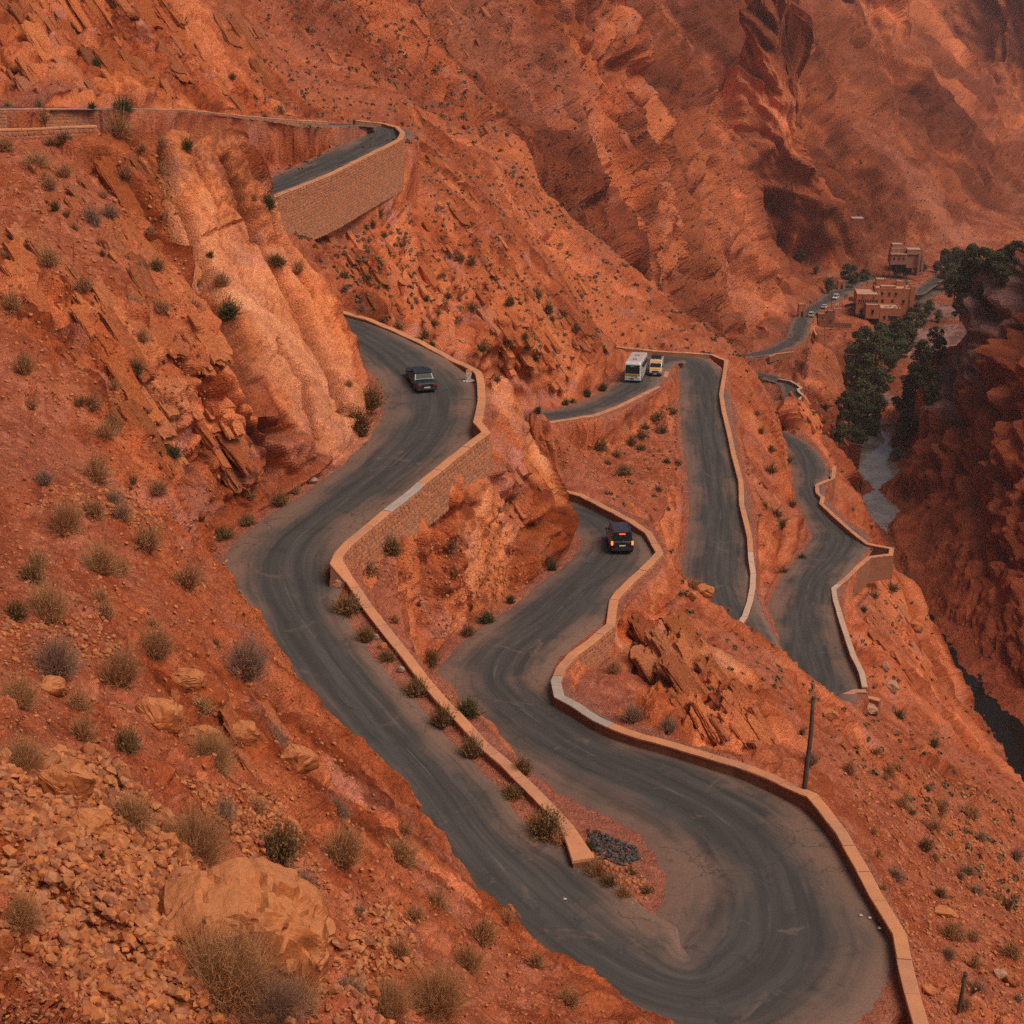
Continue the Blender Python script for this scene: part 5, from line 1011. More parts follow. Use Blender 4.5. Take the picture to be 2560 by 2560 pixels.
def ring(x, w, z0, z1, cr=.06, wt=None):
    wt = w if wt is None else wt
    return [(x, -w + .05, z0), (x, w - .05, z0), (x, w, z0 + .12), (x, w, z0 + (z1 - z0) * .55), (x, wt, z1 - .07), (x, wt - .1, z1), (x, 0, z1 + cr * .4), (x, -wt + .1, z1), (x, -wt, z1 - .07), (x, -w, z0 + (z1 - z0) * .55), (x, -w, z0 + .12)]
def wheels(root, xs, w, r, tw=.2):
    for x in xs:
        for s in (-1, 1):
            bm = bm_new(); cyl(bm, (x, s * (w - tw / 2 + .01), r), r, tw, 'Y', 22); o = fin(bm, 'wheel', 'tyre', root)
            bm = bm_new(); cyl(bm, (x, s * (w + .012), r), r * .62, .03, 'Y', 16); fin(bm, 'rim', 'rim', o)
def car(name, label, cat, paintm, L, W, H, hood=None, boot=None, belt=.95, z0=.22, cab=(.9, -.9), roof=(.3, -.6), r=.31, tail='tail', parts='full', wb=.58, group=None):
    """x forward. cab: where the glasshouse meets the body (front, back); roof: front and back of the roof panel"""
    root = bpy.data.objects.new(name, None); COL.objects.link(root); tag(root, label, cat, group); w = W / 2; f, b = L / 2, -L / 2
    hood = hood or belt; boot = boot or belt
    bm = bm_new(); loft(bm, [ring(b, w * .90, z0 + .18, boot - .12), ring(b + .06, w * .97, z0 + .06, boot - .02), ring(b + .5, w, z0, boot), ring(cab[1], w, z0, belt, .03, w * .97), ring(cab[0], w, z0, belt, .03, w * .97), ring(f - .45, w * .98, z0, hood), ring(f - .08, w * .92, z0 + .06, hood - .10), ring(f, w * .85, z0 + .16, hood - .22)]); fin(bm, 'body', paintm, root)
    wr = w * .80
    # glasshouse core, roof, panes
    bm = bm_new(); A = [(cab[1] + .05, -w * .93, belt - .02), (cab[1] + .05, w * .93, belt - .02), (cab[0] - .05, w * .93, belt - .02), (cab[0] - .05, -w * .93, belt - .02)]; B = [(roof[1], -wr, H - .07), (roof[1], wr, H - .07), (roof[0], wr, H - .07), (roof[0], -wr, H - .07)]
    va = [bm.verts.new(p) for p in A]; vb = [bm.verts.new(p) for p in B]; bm.faces.new(va); bm.faces.new(vb)
    for i in range(4): bm.faces.new((va[i], va[(i + 1) % 4], vb[(i + 1) % 4], vb[i]))
    fin(bm, 'cabin', paintm, root)
    bm = bm_new(); boxb(bm, roof[1] - .06, roof[0] + .06, -wr - .03, wr + .03, H - .09, H, .035); fin(bm, 'roof', paintm, root)
    def lerp(p, q, k): return tuple(p[i] + (q[i] - p[i]) * k for i in range(3))
    def pane(nm, i, j, m=.10, lo=.14, hi=.90):
        a0, a1 = A[i], A[j]; b0, b1 = B[i], B[j]; p = [lerp(a0, b0, lo), lerp(a1, b1, lo), lerp(a1, b1, hi), lerp(a0, b0, hi)]
        q = [lerp(p[0], p[1], m), lerp(p[1], p[0], m), lerp(p[2], p[3], m), lerp(p[3], p[2], m)]; c = Vector((0, 0, belt + .2)); n = (Vector(q[1]) - Vector(q[0])).cross(Vector(q[3]) - Vector(q[0]))
        if n.dot(Vector(q[0]) - c) < 0: q = [q[1], q[0], q[3], q[2]]
        return quadpart(nm, 'glass', root, q, .012)
    pane('rear_window', 0, 1, .06); pane('windscreen', 2, 3, .05); pane('side_window', 1, 2, .09); pane('side_window', 3, 0, .09)
    wheels(root, (L * wb / 2, -L * wb / 2), w, r)
    part('rear_bumper', 'plastic', root, (b - .06, b + .1, -w * .95, w * .95, z0 + .12, z0 + .30), bev=.03); part('front_bumper', 'plastic', root, (f - .1, f + .05, -w * .92, w * .92, z0 + .10, z0 + .30), bev=.03)
    zt = boot - .30
    for s in (-1, 1):
        part('tail_light', tail, root, (b - .02, b + .08, min(s * w * .56, s * w * .93), max(s * w * .56, s * w * .93), zt, zt + .15), bev=.01)
        part('headlight', 'lamp', root, (f - .12, f + .015, min(s * w * .48, s * w * .80), max(s * w * .48, s * w * .80), hood - .36, hood - .22), bev=.01)
        part('mirror', paintm, root, (cab[0] - .35, cab[0] - .22, min(s * (w - .02), s * (w + .16)), max(s * (w - .02), s * (w + .16)), belt + .03, belt + .17), bev=.02)
    part('number_plate', 'plate', root, (b - .075, b - .05, -.26, .26, zt - .12, zt - .01))
    return root
def put_on_road(o, px, py, away, z=None, road=None, yaw=0.0, lift=0.0):
    c = ROADC[road]; q = c[np.argmin((proj(c[:, :3])[0] - px) ** 2 + (proj(c[:, :3])[1] - py) ** 2)]; p = Pz(px, py, q[2] + .06)
    i = int(np.argmin(((c[:, :2] - p[:2]) ** 2).sum(1))); a, b = c[max(0, i - 4)], c[min(len(c) - 1, i + 4)]; d = b[:3] - a[:3]; d /= np.linalg.norm(d)
    if (d[1] > 0) != away: d = -d
    p = Pz(px, py, c[i, 2] + .06); h = math.atan2(d[1], d[0]) + yaw; pit = -math.asin(d[2])
    o.rotation_euler = (0, pit, h); o.location = (p[0], p[1], c[i, 2] + .075 + lift); return o
sedan = car('sedan', 'old dark green saloon car driving up the middle bend', 'car', 'p_green', 4.55, 1.76, 1.42, .92, .98, .95, .24, (.95, -1.30), (.30, -.85), .31)
quadpart('boot_lid', 'p_grey', sedan, [(-2.1, -.72, .985), (-1.42, -.72, .985), (-1.42, .72, .985), (-2.1, .72, .985)], .004) if False else None
part('rear_shelf', 'dash', sedan, (-1.12, -.86, -.5, .42, 1.0, 1.06)); part('trim_strip', 'chrome', sedan, (-2.345, -2.325, -.8, .8, .50, .53)); part('trim_strip', 'chrome', sedan, (-1.6, 1.6, .878, .892, .62, .65)); part('trim_strip', 'chrome', sedan, (-1.6, 1.6, -.892, -.878, .62, .65))
put_on_road(sedan, 1052, 962, True, road='middle_road', yaw=.05)
mpv = car('minivan', 'black people carrier braking with red lamps lit on the lower road', 'van', 'p_black', 4.95, 1.93, 1.92, 1.15, 1.18, 1.12, .24, (1.55, -2.34), (.75, -2.22), .34, tail='plastic', wb=.62)
for s in (-1, 1): part('brake_light', 'tail_on', mpv, (-2.52, -2.40, min(s * .78, s * .93), max(s * .78, s * .93), .86, 1.18), bev=.02)
part('brake_light', 'brake_on', mpv, (-2.345, -2.27, -.25, .25, 1.72, 1.79), bev=.01); part('roof_rail', 'plastic', mpv, (-2.1, .6, .70, .74, 1.92, 1.97)); part('roof_rail', 'plastic', mpv, (-2.1, .6, -.74, -.70, 1.92, 1.97)); part('tailgate_trim', 'chrome', mpv, (-2.56, -2.535, -.55, .55, .62, .635)); part('name_badge', 'chrome', mpv, (-2.47, -2.43, -.70, -.48, .985, 1.01))
bm = bm_new(); v = [bm.verts.new(p) for p in ((-2.46, 0, .91), (-2.46, .055, 1.0), (-2.46, 0, 1.09), (-2.46, -.055, 1.0), (-2.42, 0, .91), (-2.42, .055, 1.0), (-2.42, 0, 1.09), (-2.42, -.055, 1.0))]
for f in ((0, 1, 2, 3), (7, 6, 5, 4), (0, 4, 5, 1), (1, 5, 6, 2), (2, 6, 7, 3), (3, 7, 4, 0)): bm.faces.new([v[i] for i in f])
fin(bm, 'badge', 'chrome', mpv); put_on_road(mpv, 1548, 1366, True, road='lower_road', yaw=.12)
# coach
bus = bpy.data.objects.new('bus', None); COL.objects.link(bus); tag(bus, 'white coach with yellow and green band coming down towards the viewer', 'bus')
L, w, H = 8.6, 1.22, 3.15
def bring(x, ww, z0, z1, c=.22): return [(x, -ww, z0), (x, ww, z0), (x, ww, z1 - c), (x, ww - c * .35, z1 - c * .25), (x, ww - c, z1), (x, -ww + c, z1), (x, -ww + c * .35, z1 - c * .25), (x, -ww, z1 - c)]
bm = bm_new(); loft(bm, [bring(-4.3, w - .06, .55, H - .12), bring(-4.1, w, .35, H), bring(3.6, w, .35, H), bring(3.95, w - .01, .35, H - .06), bring(4.2, w - .05, .38, H - .35), bring(4.3, w - .10, .45, 1.55)]); fin(bm, 'body', 'p_white', bus)
quadpart('windscreen', 'glass', bus, [(4.36, -1.06, 1.42), (4.36, 1.06, 1.42), (4.16, 1.02, 2.80), (4.16, -1.02, 2.80)], .03)
for s in (-1, 1):
    for k in range(5): part('side_window', 'glass', bus, (-3.9 + k * 1.5, -2.52 + k * 1.5, min(s * (w - .01), s * (w + .015)), max(s * (w - .01), s * (w + .015)), 1.75, 2.62))
    part('mirror', 'p_white', bus, (4.0, 4.15, min(s * 1.24, s * 1.42), max(s * 1.24, s * 1.42), 1.75, 2.45), bev=.03); part('headlight', 'lamp', bus, (4.27, 4.36, min(s * .62, s * 1.02), max(s * .62, s * 1.02), .72, .90), bev=.02)
part('yellow_band', 'p_yellow', bus, (4.26, 4.375, -1.08, 1.08, 1.22, 1.42)); part('green_swoosh', 'p_lime', bus, (4.27, 4.385, -1.0, .55, 1.16, 1.27)); part('red_swirl', 'p_red', bus, (4.25, 4.345, .50, .72, .95, 1.08), (4.25, 4.345, -.25, .10, .72, .80), (4.25, 4.345, .22, .48, .84, .90)); part('green_swirl', 'p_lime', bus, (4.25, 4.345, -.55, -.28, .66, .78), (4.25, 4.345, -.12, .12, 1.0, 1.06))
part('route_board', 'p_teal', bus, (4.22, 4.255, -.30, .22, 2.42, 2.56)); part('roof_hatch', 'plastic', bus, (1.8, 2.15, -.35, .30, H, H + .06), bev=.02); part('roof_hatch', 'p_grey', bus, (-1.6, -.9, -.4, .4, H, H + .05), bev=.02); part('front_bumper', 'p_teal', bus, (4.1, 4.33, -1.16, 1.16, .36, .50), bev=.03); part('number_plate', 'plastic', bus, (4.31, 4.35, -.26, .26, .55, .66))
wheels(bus, (2.9, -2.3), w, .46, .28); put_on_road(bus, 1589, 944, False, road='lower_road' if False else 'bus_road', yaw=-.02)
# yellow van with a loaded roof
van = bpy.data.objects.new('loaded_van', None); COL.objects.link(van); tag(van, 'yellow and white van with a loaded roof rack beside the coach', 'van')
w = .95; bm = bm_new(); loft(bm, [bring(-2.6, w - .04, .40, 2.30, .15), bring(-2.5, w, .32, 2.36, .15), bring(1.1, w, .32, 2.36, .15), bring(1.35, w - .01, .32, 2.26, .15), bring(1.95, w - .03, .32, 1.38, .12), bring(2.5, w - .08, .36, 1.12, .12), bring(2.62, w - .16, .45, .92, .1)]); fin(bm, 'body', 'p_white', van)
quadpart('windscreen', 'glass', van, [(2.0, -.84, 1.36), (2.0, .84, 1.36), (1.48, .80, 2.02), (1.48, -.80, 2.02)], .02); quadpart('bonnet', 'p_yellow', van, [(2.56, -.80, 1.10), (2.56, .80, 1.10), (2.02, .86, 1.36), (2.02, -.86, 1.36)], .03); quadpart('roof_visor', 'p_yellow', van, [(1.52, -.86, 2.0), (1.52, .86, 2.0), (1.28, .84, 2.30), (1.28, -.84, 2.30)], .03)
part('grille', 'plastic', van, (2.50, 2.66, -.5, .5, .72, .98), bev=.03); part('front_bumper', 'plastic', van, (2.4, 2.74, -.92, .92, .34, .66), bev=.05); part('number_plate', 'plate', van, (2.74, 2.76, -.22, .22, .46, .56)); part('dashboard_cloth', 'w1', van, (1.86, 1.93, -.6, .6, 1.33, 1.40))
for s in (-1, 1):
    part('headlight', 'lamp', van, (2.45, 2.66, min(s * .55, s * .84), max(s * .55, s * .84), .74, .96), bev=.03); part('mirror', 'plastic', van, (1.6, 1.75, min(s * .95, s * 1.16), max(s * .95, s * 1.16), 1.36, 1.62), bev=.03); part('side_window', 'glass', van, (.5, 1.35, min(s * .945, s * .965), max(s * .945, s * .965), 1.38, 1.95))
rk_ = part('roof_rack', 'plastic', van, (-2.3, .6, -.85, -.81, 2.42, 2.47), (-2.3, .6, .81, .85, 2.42, 2.47), (-2.3, -2.26, -.85, .85, 2.42, 2.47), (.56, .6, -.85, .85, 2.42, 2.47), (-.9, -.86, -.85, .85, 2.42, 2.47)); wheels(van, (1.75, -1.5), w, .34, .22)
bm = bm_new()
for k in range(9): boxb(bm, -2.2 + .3 * (k % 3) * 3, -1.5 + .3 * (k % 3) * 3, -.75 + .5 * (k // 3), -.3 + .5 * (k // 3), 2.47, 2.62 + .12 * ((k * 7) % 3), .06)
fin(bm, 'roof_load', 'plastic', van); put_on_road(van, 1640, 935, False, road='bus_road', yaw=.10)
# far cars
def far_car(lab, m, px, py, away, yaw=0.0, van=False, road='valley_road'):
    o = car('delivery_van' if van else 'car', lab, 'van' if van else 'car', m, 4.3, 1.72, 1.85 if van else 1.46, .95, 1.0 if not van else 1.1, .95 if not van else 1.05, .24, (1.2, -2.05) if van else (1.0, -1.7), (.55, -1.95) if van else (.35, -1.2), .31)
    return put_on_road(o, px, py, away, road=road, yaw=yaw)
far_car('small white van on the valley road, nearest of the three pale vehicles', 'p_white', 2028, 792, True, van=True); far_car('white car with red tail lamps next to the ruined tower', 'p_white', 2061, 771, True); far_car('white van stopped on the road by the hotel forecourt', 'p_white', 2089, 748, False, van=True)
far_car('dark car parked against the hotel front', 'p_green', 2127, 752, True, .3); far_car('dark car parked in front of the hotel terrace wall', 'p_black', 2127, 768, True, 1.5); far_car('small dark car in the shade of the trees at the far road end', 'p_black', 2352, 694, True)
print('vehicles %.1f' % (time.time() - T0))

# ------------------------------------------------------------------ street furniture
def empty(name, loc, label, cat, group=None):
    o = bpy.data.objects.new(name, None); COL.objects.link(o); o.location = loc; return tag(o, label, cat, group)
M['wood'] = plain('weathered_wood', (.070, .045, .030), .85, var=.35, sc=2); M['ms_white'] = plain('chalk_white', (.55, .50, .45), .85, var=.12); M['ms_orange'] = plain('orange_enamel', (.75, .27, .03), .5); M['metal'] = plain('dull_grey_metal', (.10, .10, .10), .6, .3)
def pole(label, base, top, r, z, zt=None, cat='pole', drop=0.0, group=None, cap=True):
    a = Pz(base[0], base[1], z); dpt = a[1] * CT - a[2] * ST; b = ray(*top); b = b * (dpt / 1.0); b = b / (b[1] * CT - b[2] * ST) * dpt
    b = np.array(b); b[2] = b[2]; a2 = a - np.array([0, 0, drop]); root = empty('wooden_pole', a2, label, cat, group); L = b - a2; ln = np.linalg.norm(L); bm = bm_new(); n = 10; prev = None
    q = Vector(L).to_track_quat('Z', 'Y')
    for k in range(7):
        rr = r * (1 - .35 * k / 6); cx, cy = .03 * math.sin(k * 1.3), .03 * math.cos(k * 1.7); R = [bm.verts.new(q @ Vector((cx + rr * math.cos(6.283 * i / n), cy + rr * math.sin(6.283 * i / n), ln * k / 6))) for i in range(n)]
        if prev: [bm.faces.new((prev[i], prev[(i + 1) % n], R[(i + 1) % n], R[i])) for i in range(n)]
        else: bm.faces.new(R[::-1])
        prev = R
    bm.faces.new(prev); fin(bm, 'shaft', 'wood', root, True)
    bm = bm_new(); cyl(bm, tuple(L * .985), r * .78, .10, 'Z', 12); fin(bm, 'iron_band', 'metal', root); return root
pole('tall bare wooden pole standing against the hairpin parapet', (2010, 1992), (2035, 1740), .15, -42.05, drop=.3)
pole('leaning wooden pole rising from the bottom right slope', (2372, 2600), (2415, 2432), .13, -46.5, drop=3.0)
pole('thin pole behind the ledge road parapet', (2014, 1022), (2009, 958), .10, -94.5, drop=2.0); pole('thin pole below the valley road bend', (2061, 858), (2062, 815), .10, -117, drop=3.0); pole('dark pole between the ruined tower and the forecourt', (2078, 775), (2080, 722), .13, -117.5, drop=1.0)
p, _ = hit(183, 600)
pole('thin stick standing on the upper left hillside', (183, 632), (183, 606), .03, float(p.z), drop=.3)
# kilometre stone
p = Pz(1172, 953, -33.0); ms = empty('milestone', p, 'white kilometre stone with orange top by the parapet corner', 'milestone'); ms.rotation_euler.z = .12
bm = bm_new(); prof = [(.30, 0), (.24, .12), (.17, .26), (.16, .40), (.22, .56), (.24, .70), (.24, .80)]
R = [[(-.10, -x, z), (.10, -x, z), (.10, x, z), (-.10, x, z)] for x, z in prof]; R = [[(b, a, c) for a, b, c in s] for s in R]; loft(bm, R); fin(bm, 'body', 'ms_white', ms)
bm = bm_new(); loft(bm, [[(s[0] , s[1] * (1.0 if k < 3 else 1), s[2]) for s in ((-.245 * q, -.105, z), (.245 * q, -.105, z), (.245 * q, .105, z), (-.245 * q, .105, z))] for k, (q, z) in enumerate(((1, .80), (1, .88), (.93, .95), (.6, 1.0)))]); fin(bm, 'cap', 'ms_orange', ms)
bm = bm_new()
for k in range(9):
    a = k * .7; v, F_ = HULL[k % 14]; s = .22 + .1 * ((k * 3) % 4) / 3; vv = [bm.verts.new((.42 * math.cos(a) + q[0] * s, .30 * math.sin(a) - .1 + q[1] * s, .05 + q[2] * s)) for q in v]; [bm.faces.new([vv[i] for i in f]) for f in F_]
fin(bm, 'foot_stones', 'ms_white', ms); part('lettering_line', 'metal', ms, (-.12, .12, -.103, -.1005, .60, .625), (-.09, .09, -.103, -.1005, .52, .54))
# warning sign seen from behind
p = Pz(2176, 1391, -79.2); sg = empty('warning_sign', p, 'triangular road sign seen from behind at the zigzag parapet', 'sign'); bm = bm_new(); cyl(bm, (0, 0, .6), .035, 1.3, 'Z', 10); fin(bm, 'post', 'metal', sg)
bm = bm_new(); T_ = [(-.42, 0, .62), (.42, 0, .62), (0, 0, 1.34)]; a = [bm.verts.new((x, -.012, z)) for x, _, z in T_]; b = [bm.verts.new((x, .012, z)) for x, _, z in T_]; bm.faces.new(a); bm.faces.new(b[::-1]); [bm.faces.new((a[i], b[i], b[(i + 1) % 3], a[(i + 1) % 3])) for i in range(3)]; fin(bm, 'plate', 'plastic', sg)
# black and white marker post
p = Pz(2074, 1202, -81.8); mp = empty('marker_post', p, 'thin black and white marker post at the far end of the gorge road', 'post'); bm = bm_new(); cyl(bm, (0, 0, .4), .16, .8, 'Z', 12); fin(bm, 'black_base', 'plastic', mp); bm = bm_new(); cyl(bm, (.02, 0, 1.0), .10, .4, 'Z', 12); fin(bm, 'white_collar', 'p_white', mp); bm = bm_new(); cyl(bm, (.05, 0, 1.9), .035, 1.5, 'Z', 10); fin(bm, 'rod', 'p_white', mp)
# motorbike by the wall
p = Pz(1769, 893, -60.2); mb = empty('motorbike', p, 'dark motorbike parked against the corner of the bus hairpin wall', 'motorbike')
for x in (-.62, .62):
    bm = bm_new(); cyl(bm, (x, 0, .31), .31, .10, 'Y', 18); o = fin(bm, 'wheel', 'tyre', mb); bm = bm_new(); cyl(bm, (x, 0, .31), .18, .12, 'Y', 12); fin(bm, 'rim', 'rim', o)
part('frame', 'plastic', mb, (-.5, .45, -.10, .10, .32, .62), bev=.05); part('tank', 'p_black', mb, (-.05, .42, -.15, .15, .62, .86), bev=.07); part('saddle', 'plastic', mb, (-.75, .0, -.14, .14, .70, .82), bev=.05)
bm = bm_new(); cyl(bm, (.52, 0, 1.02), .02, .72, 'Y', 8); boxb(bm, .46, .64, -.03, .03, .35, 1.02); fin(bm, 'handlebar', 'chrome', mb); part('headlight', 'lamp', mb, (.60, .72, -.09, .09, .82, .98), bev=.03); part('luggage', 'wood', mb, (-.95, -.55, -.25, .25, .82, 1.12), bev=.06)
# litter on the road
M['litter'] = plain('white_scrap', (.6, .58, .56), .7)
for x, y, zz, rd in ((2152, 2289, -41.9, 'near the parapet, left of two'), (2174, 2295, -41.9, 'near the parapet, right of two'), (2199, 2321, -41.85, 'tight against the parapet'), (1412, 2248, -40.7, 'below the gravel island')):
    p = Pz(x, y, zz + .08); bm = bm_new(); v = [bm.verts.new((q[0], q[1], q[2])) for q in ((-.08, -.05, 0), (.07, -.07, .03), (.10, .05, .0), (-.05, .08, .05), (0, 0, .09))]
    for f in ((0, 1, 4), (1, 2, 4), (2, 3, 4), (3, 0, 4), (3, 2, 1, 0)): bm.faces.new([v[i] for i in f])
    o = fin(bm, 'paper_scrap', 'litter', None); o.location = p; tag(o, 'white scrap of litter on the hairpin asphalt %s' % rd, 'litter')
print('furniture %.1f' % (time.time() - T0))

# ------------------------------------------------------------------ trees in the valley
t = NT('tree_leaves'); r_ = t.node('ShaderNodeObjectInfo').outputs['Random']; n_ = t.noise(t.pos(), .9, 3)
t.col(t.mix(t.math('ADD', t.math('MULTIPLY', r_, .5), t.math('MULTIPLY', n_, .5)), (.045, .052, .024, 1), (.115, .118, .055, 1))); t.b.inputs['Specular IOR Level'].default_value = .1; M['leaf'] = t.m
M['bark'] = plain('bark', (.09, .06, .04), .9, var=.3)
def crown(seed, tall=1.0, n=2300):
    r = np.random.default_rng(seed); V = []; F = []; cl = []
    for i in range(26):
        z = r.uniform(.0, 1) ** .8; rad = .5 * math.sqrt(max(.02, 1 - (2 * z - .85) ** 2)) * r.uniform(.35, 1.0); a = r.uniform(0, 6.28); cl.append((rad * math.cos(a), rad * math.sin(a), (.22 + .78 * z) * tall, r.uniform(.11, .22)))
    for i in range(n):
        c = cl[r.integers(len(cl))]; d = r.normal(0, 1, 3); d /= np.linalg.norm(d); p = np.array(c[:3]) + d * c[3] * r.uniform(.5, 1.05) ** .6 * np.array([1, 1, .8]); e = r.normal(0, 1, 3); e /= np.linalg.norm(e); g = np.cross(e, d); g /= np.linalg.norm(g) + 1e-6; w = r.uniform(.026, .055)
        k = len(V); V += [p - e * w, p + g * w * .7, p + e * w, p - g * w * .7]; F.append((k, k + 1, k + 2, k + 3))
    return np.array(V), F
def trunk(seed, tall):
    r = random.Random(seed); bm = bm_new()
    def limb(a, b, r0, r1):
        a, b = Vector(a), Vector(b); q = (b - a).to_track_quat('Z', 'Y'); A = [bm.verts.new(a + q @ Vector((r0 * math.cos(i * 1.0472), r0 * math.sin(i * 1.0472), 0))) for i in range(6)]; B = [bm.verts.new(b + q @ Vector((r1 * math.cos(i * 1.0472), r1 * math.sin(i * 1.0472), 0))) for i in range(6)]
        for i in range(6): bm.faces.new((A[i], A[(i + 1) % 6], B[(i + 1) % 6], B[i]))
    limb((0, 0, -.05), (.02, .01, .35 * tall), .035, .026); limb((.02, .01, .34 * tall), (.0, .03, .85 * tall), .026, .008)
    for k in range(6): a = r.uniform(0, 6.28); z = r.uniform(.25, .6) * tall; limb((.02, .01, z), (.28 * math.cos(a), .28 * math.sin(a), z + .22 * tall), .014, .005)
    return bm
CR = []
for i in range(5):
    tall = (1.0, 1.15, .95, 1.5, 2.2)[i]; V, F = crown(300 + i, tall); me = mesh_py('crown', V, F, M['leaf']); b = trunk(i, tall); m2 = bpy.data.meshes.new('trunk'); b.to_mesh(m2); b.free(); m2.materials.append(M['bark']); CR.append((me, m2))
TREES = [(2150, 985, 58, 0, 'L'), (2120, 1045, 56, 1, 'L'), (2165, 1040, 54, 2, 'L'), (2098, 1085, 40, 0, 'L'), (2135, 1095, 44, 2, 'L'), (2160, 930, 60, 1, 'L'), (2195, 955, 60, 0, 'L'), (2138, 890, 56, 2, 'L'), (2185, 880, 62, 1, 'L'), (2225, 900, 40, 0, 'L'), (2240, 840, 54, 1, 'L'), (2200, 835, 44, 0, 'L'), (2275, 808, 44, 2, 'L'), (2270, 852, 44, 0, 'L'), (2155, 850, 46, 0, 'L'), (2190, 1015, 46, 1, 'L'), (2128, 935, 46, 0, 'L'), (2180, 1070, 36, 2, 'L'),
         (2300, 890, 50, 1, 'R'), (2288, 945, 58, 0, 'R'), (2262, 1005, 56, 2, 'R'), (2320, 945, 48, 1, 'R'), (2345, 880, 40, 3, 'R'), (2272, 1060, 48, 0, 'R'), (2246, 1098, 40, 1, 'R'), (2302, 1005, 50, 2, 'R'), (2333, 835, 30, 4, 'R'), (2240, 1135, 26, 0, 'R'), (2325, 990, 44, 0, 'R'),
         (2385, 665, 50, 1, 'U'), (2420, 648, 48, 0, 'U'), (2455, 655, 52, 2, 'U'), (2490, 665, 50, 1, 'U'), (2515, 645, 44, 0, 'U'), (2405, 700, 52, 0, 'U'), (2445, 700, 54, 2, 'U'), (2485, 705, 50, 1, 'U'), (2385, 720, 46, 2, 'U'), (2425, 745, 48, 0, 'U'), (2400, 768, 44, 1, 'U'), (2540, 628, 40, 2, 'U'), (2362, 650, 36, 0, 'U'), (2455, 738, 42, 1, 'U'), (2395, 690, 44, 2, 'U'), (2365, 700, 34, 0, 'U'), (2500, 690, 40, 0, 'U'), (2430, 670, 44, 1, 'U'),
         (2072, 715, 28, 0, 'H'), (2113, 690, 30, 3, 'H'), (2130, 690, 30, 3, 'H'), (2160, 688, 26, 2, 'H'), (2250, 655, 32, 0, 'H'), (2275, 652, 34, 1, 'H'), (2295, 668, 30, 2, 'H'), (2230, 660, 24, 0, 'H'), (2320, 770, 30, 0, 'H'), (2290, 780, 34, 1, 'H'), (2305, 800, 28, 2, 'H'), (2345, 790, 22, 0, 'H'), (2340, 668, 20, 2, 'H'), (2040, 675, 16, 0, 'H'), (2000, 640, 22, 1, 'H'), (2245, 672, 30, 2, 'H'), (2265, 675, 30, 0, 'H'), (2205, 850, 46, 1, 'L'), (2170, 960, 50, 2, 'L'), (2148, 1015, 50, 0, 'L'), (2110, 1005, 40, 1, 'L'), (2250, 870, 40, 2, 'L'), (2275, 970, 46, 1, 'R'), (2255, 1040, 44, 0, 'R'), (2310, 915, 44, 2, 'R'), (2470, 680, 46, 0, 'U'), (2410, 725, 44, 1, 'U'), (2370, 680, 36, 2, 'U')]
TG = {'L': ('dark green tree in the grove on the left river bank', 'trees on the left river bank'), 'R': ('dark green tree in the line on the right river bank', 'trees on the right river bank'), 'U': ('dark green tree in the wood at the head of the valley', 'trees at the head of the valley'), 'H': ('small dark tree around the hotel buildings', 'trees around the hotel')}
TN = {(2333, 835): 'tall slim tree rising above the right bank line', (2072, 715): 'round dark tree beside the road at the hotel forecourt', (2240, 1135): 'small tree overhanging the pale pool', (2113, 690): 'tall dark conifer left of the hotel roof, first of two', (2130, 690): 'tall dark conifer left of the hotel roof, second of two', (2400, 768): 'dark round tree standing forward on the pale gravel bed'}
ORD = 'nearest second third fourth fifth sixth seventh eighth ninth tenth eleventh twelfth thirteenth fourteenth fifteenth sixteenth seventeenth eighteenth nineteenth twentieth twenty-first twenty-second twenty-third twenty-fourth twenty-fifth'.split()
TL = {'L': ('dark tree of the left bank grove, %s from the pale pool', (2190, 1150)), 'R': ('dark tree of the right bank line, %s from the pale pool', (2230, 1150)), 'U': ('dark tree of the valley-head wood, %s from the canyon wall edge', (2460, 740)), 'H': ('small dark tree near the hotel, %s from its main roof', (2210, 705))}; _rank = {}
for g in TL:
    L_ = sorted([q for q in TREES if q[4] == g and (q[0], q[1]) not in TN], key=lambda q: math.hypot(q[0] - TL[g][1][0], q[1] - TL[g][1][1]))
    for i, q in enumerate(L_): _rank[q[:2]] = ORD[i]
for i, (x, y, wpx, k, g) in enumerate(TREES):
    tall = (1.0, 1.15, .95, 1.5, 2.2)[k]; p, n = hit(x, y + wpx * tall * .66)
    if p is None: continue
    s = wpx / FPX * p.length * 1.18; root = empty('valley_tree', p, TN.get((x, y)) or TL[g][0] % _rank[x, y], 'tree', None if (x, y) in TN else TG[g][1]); root.scale = (s, s, s * random.uniform(.95, 1.1)); root.rotation_euler.z = random.uniform(0, 6.28)
    link('crown', CR[k][0], root); link('trunk', CR[k][1], root)

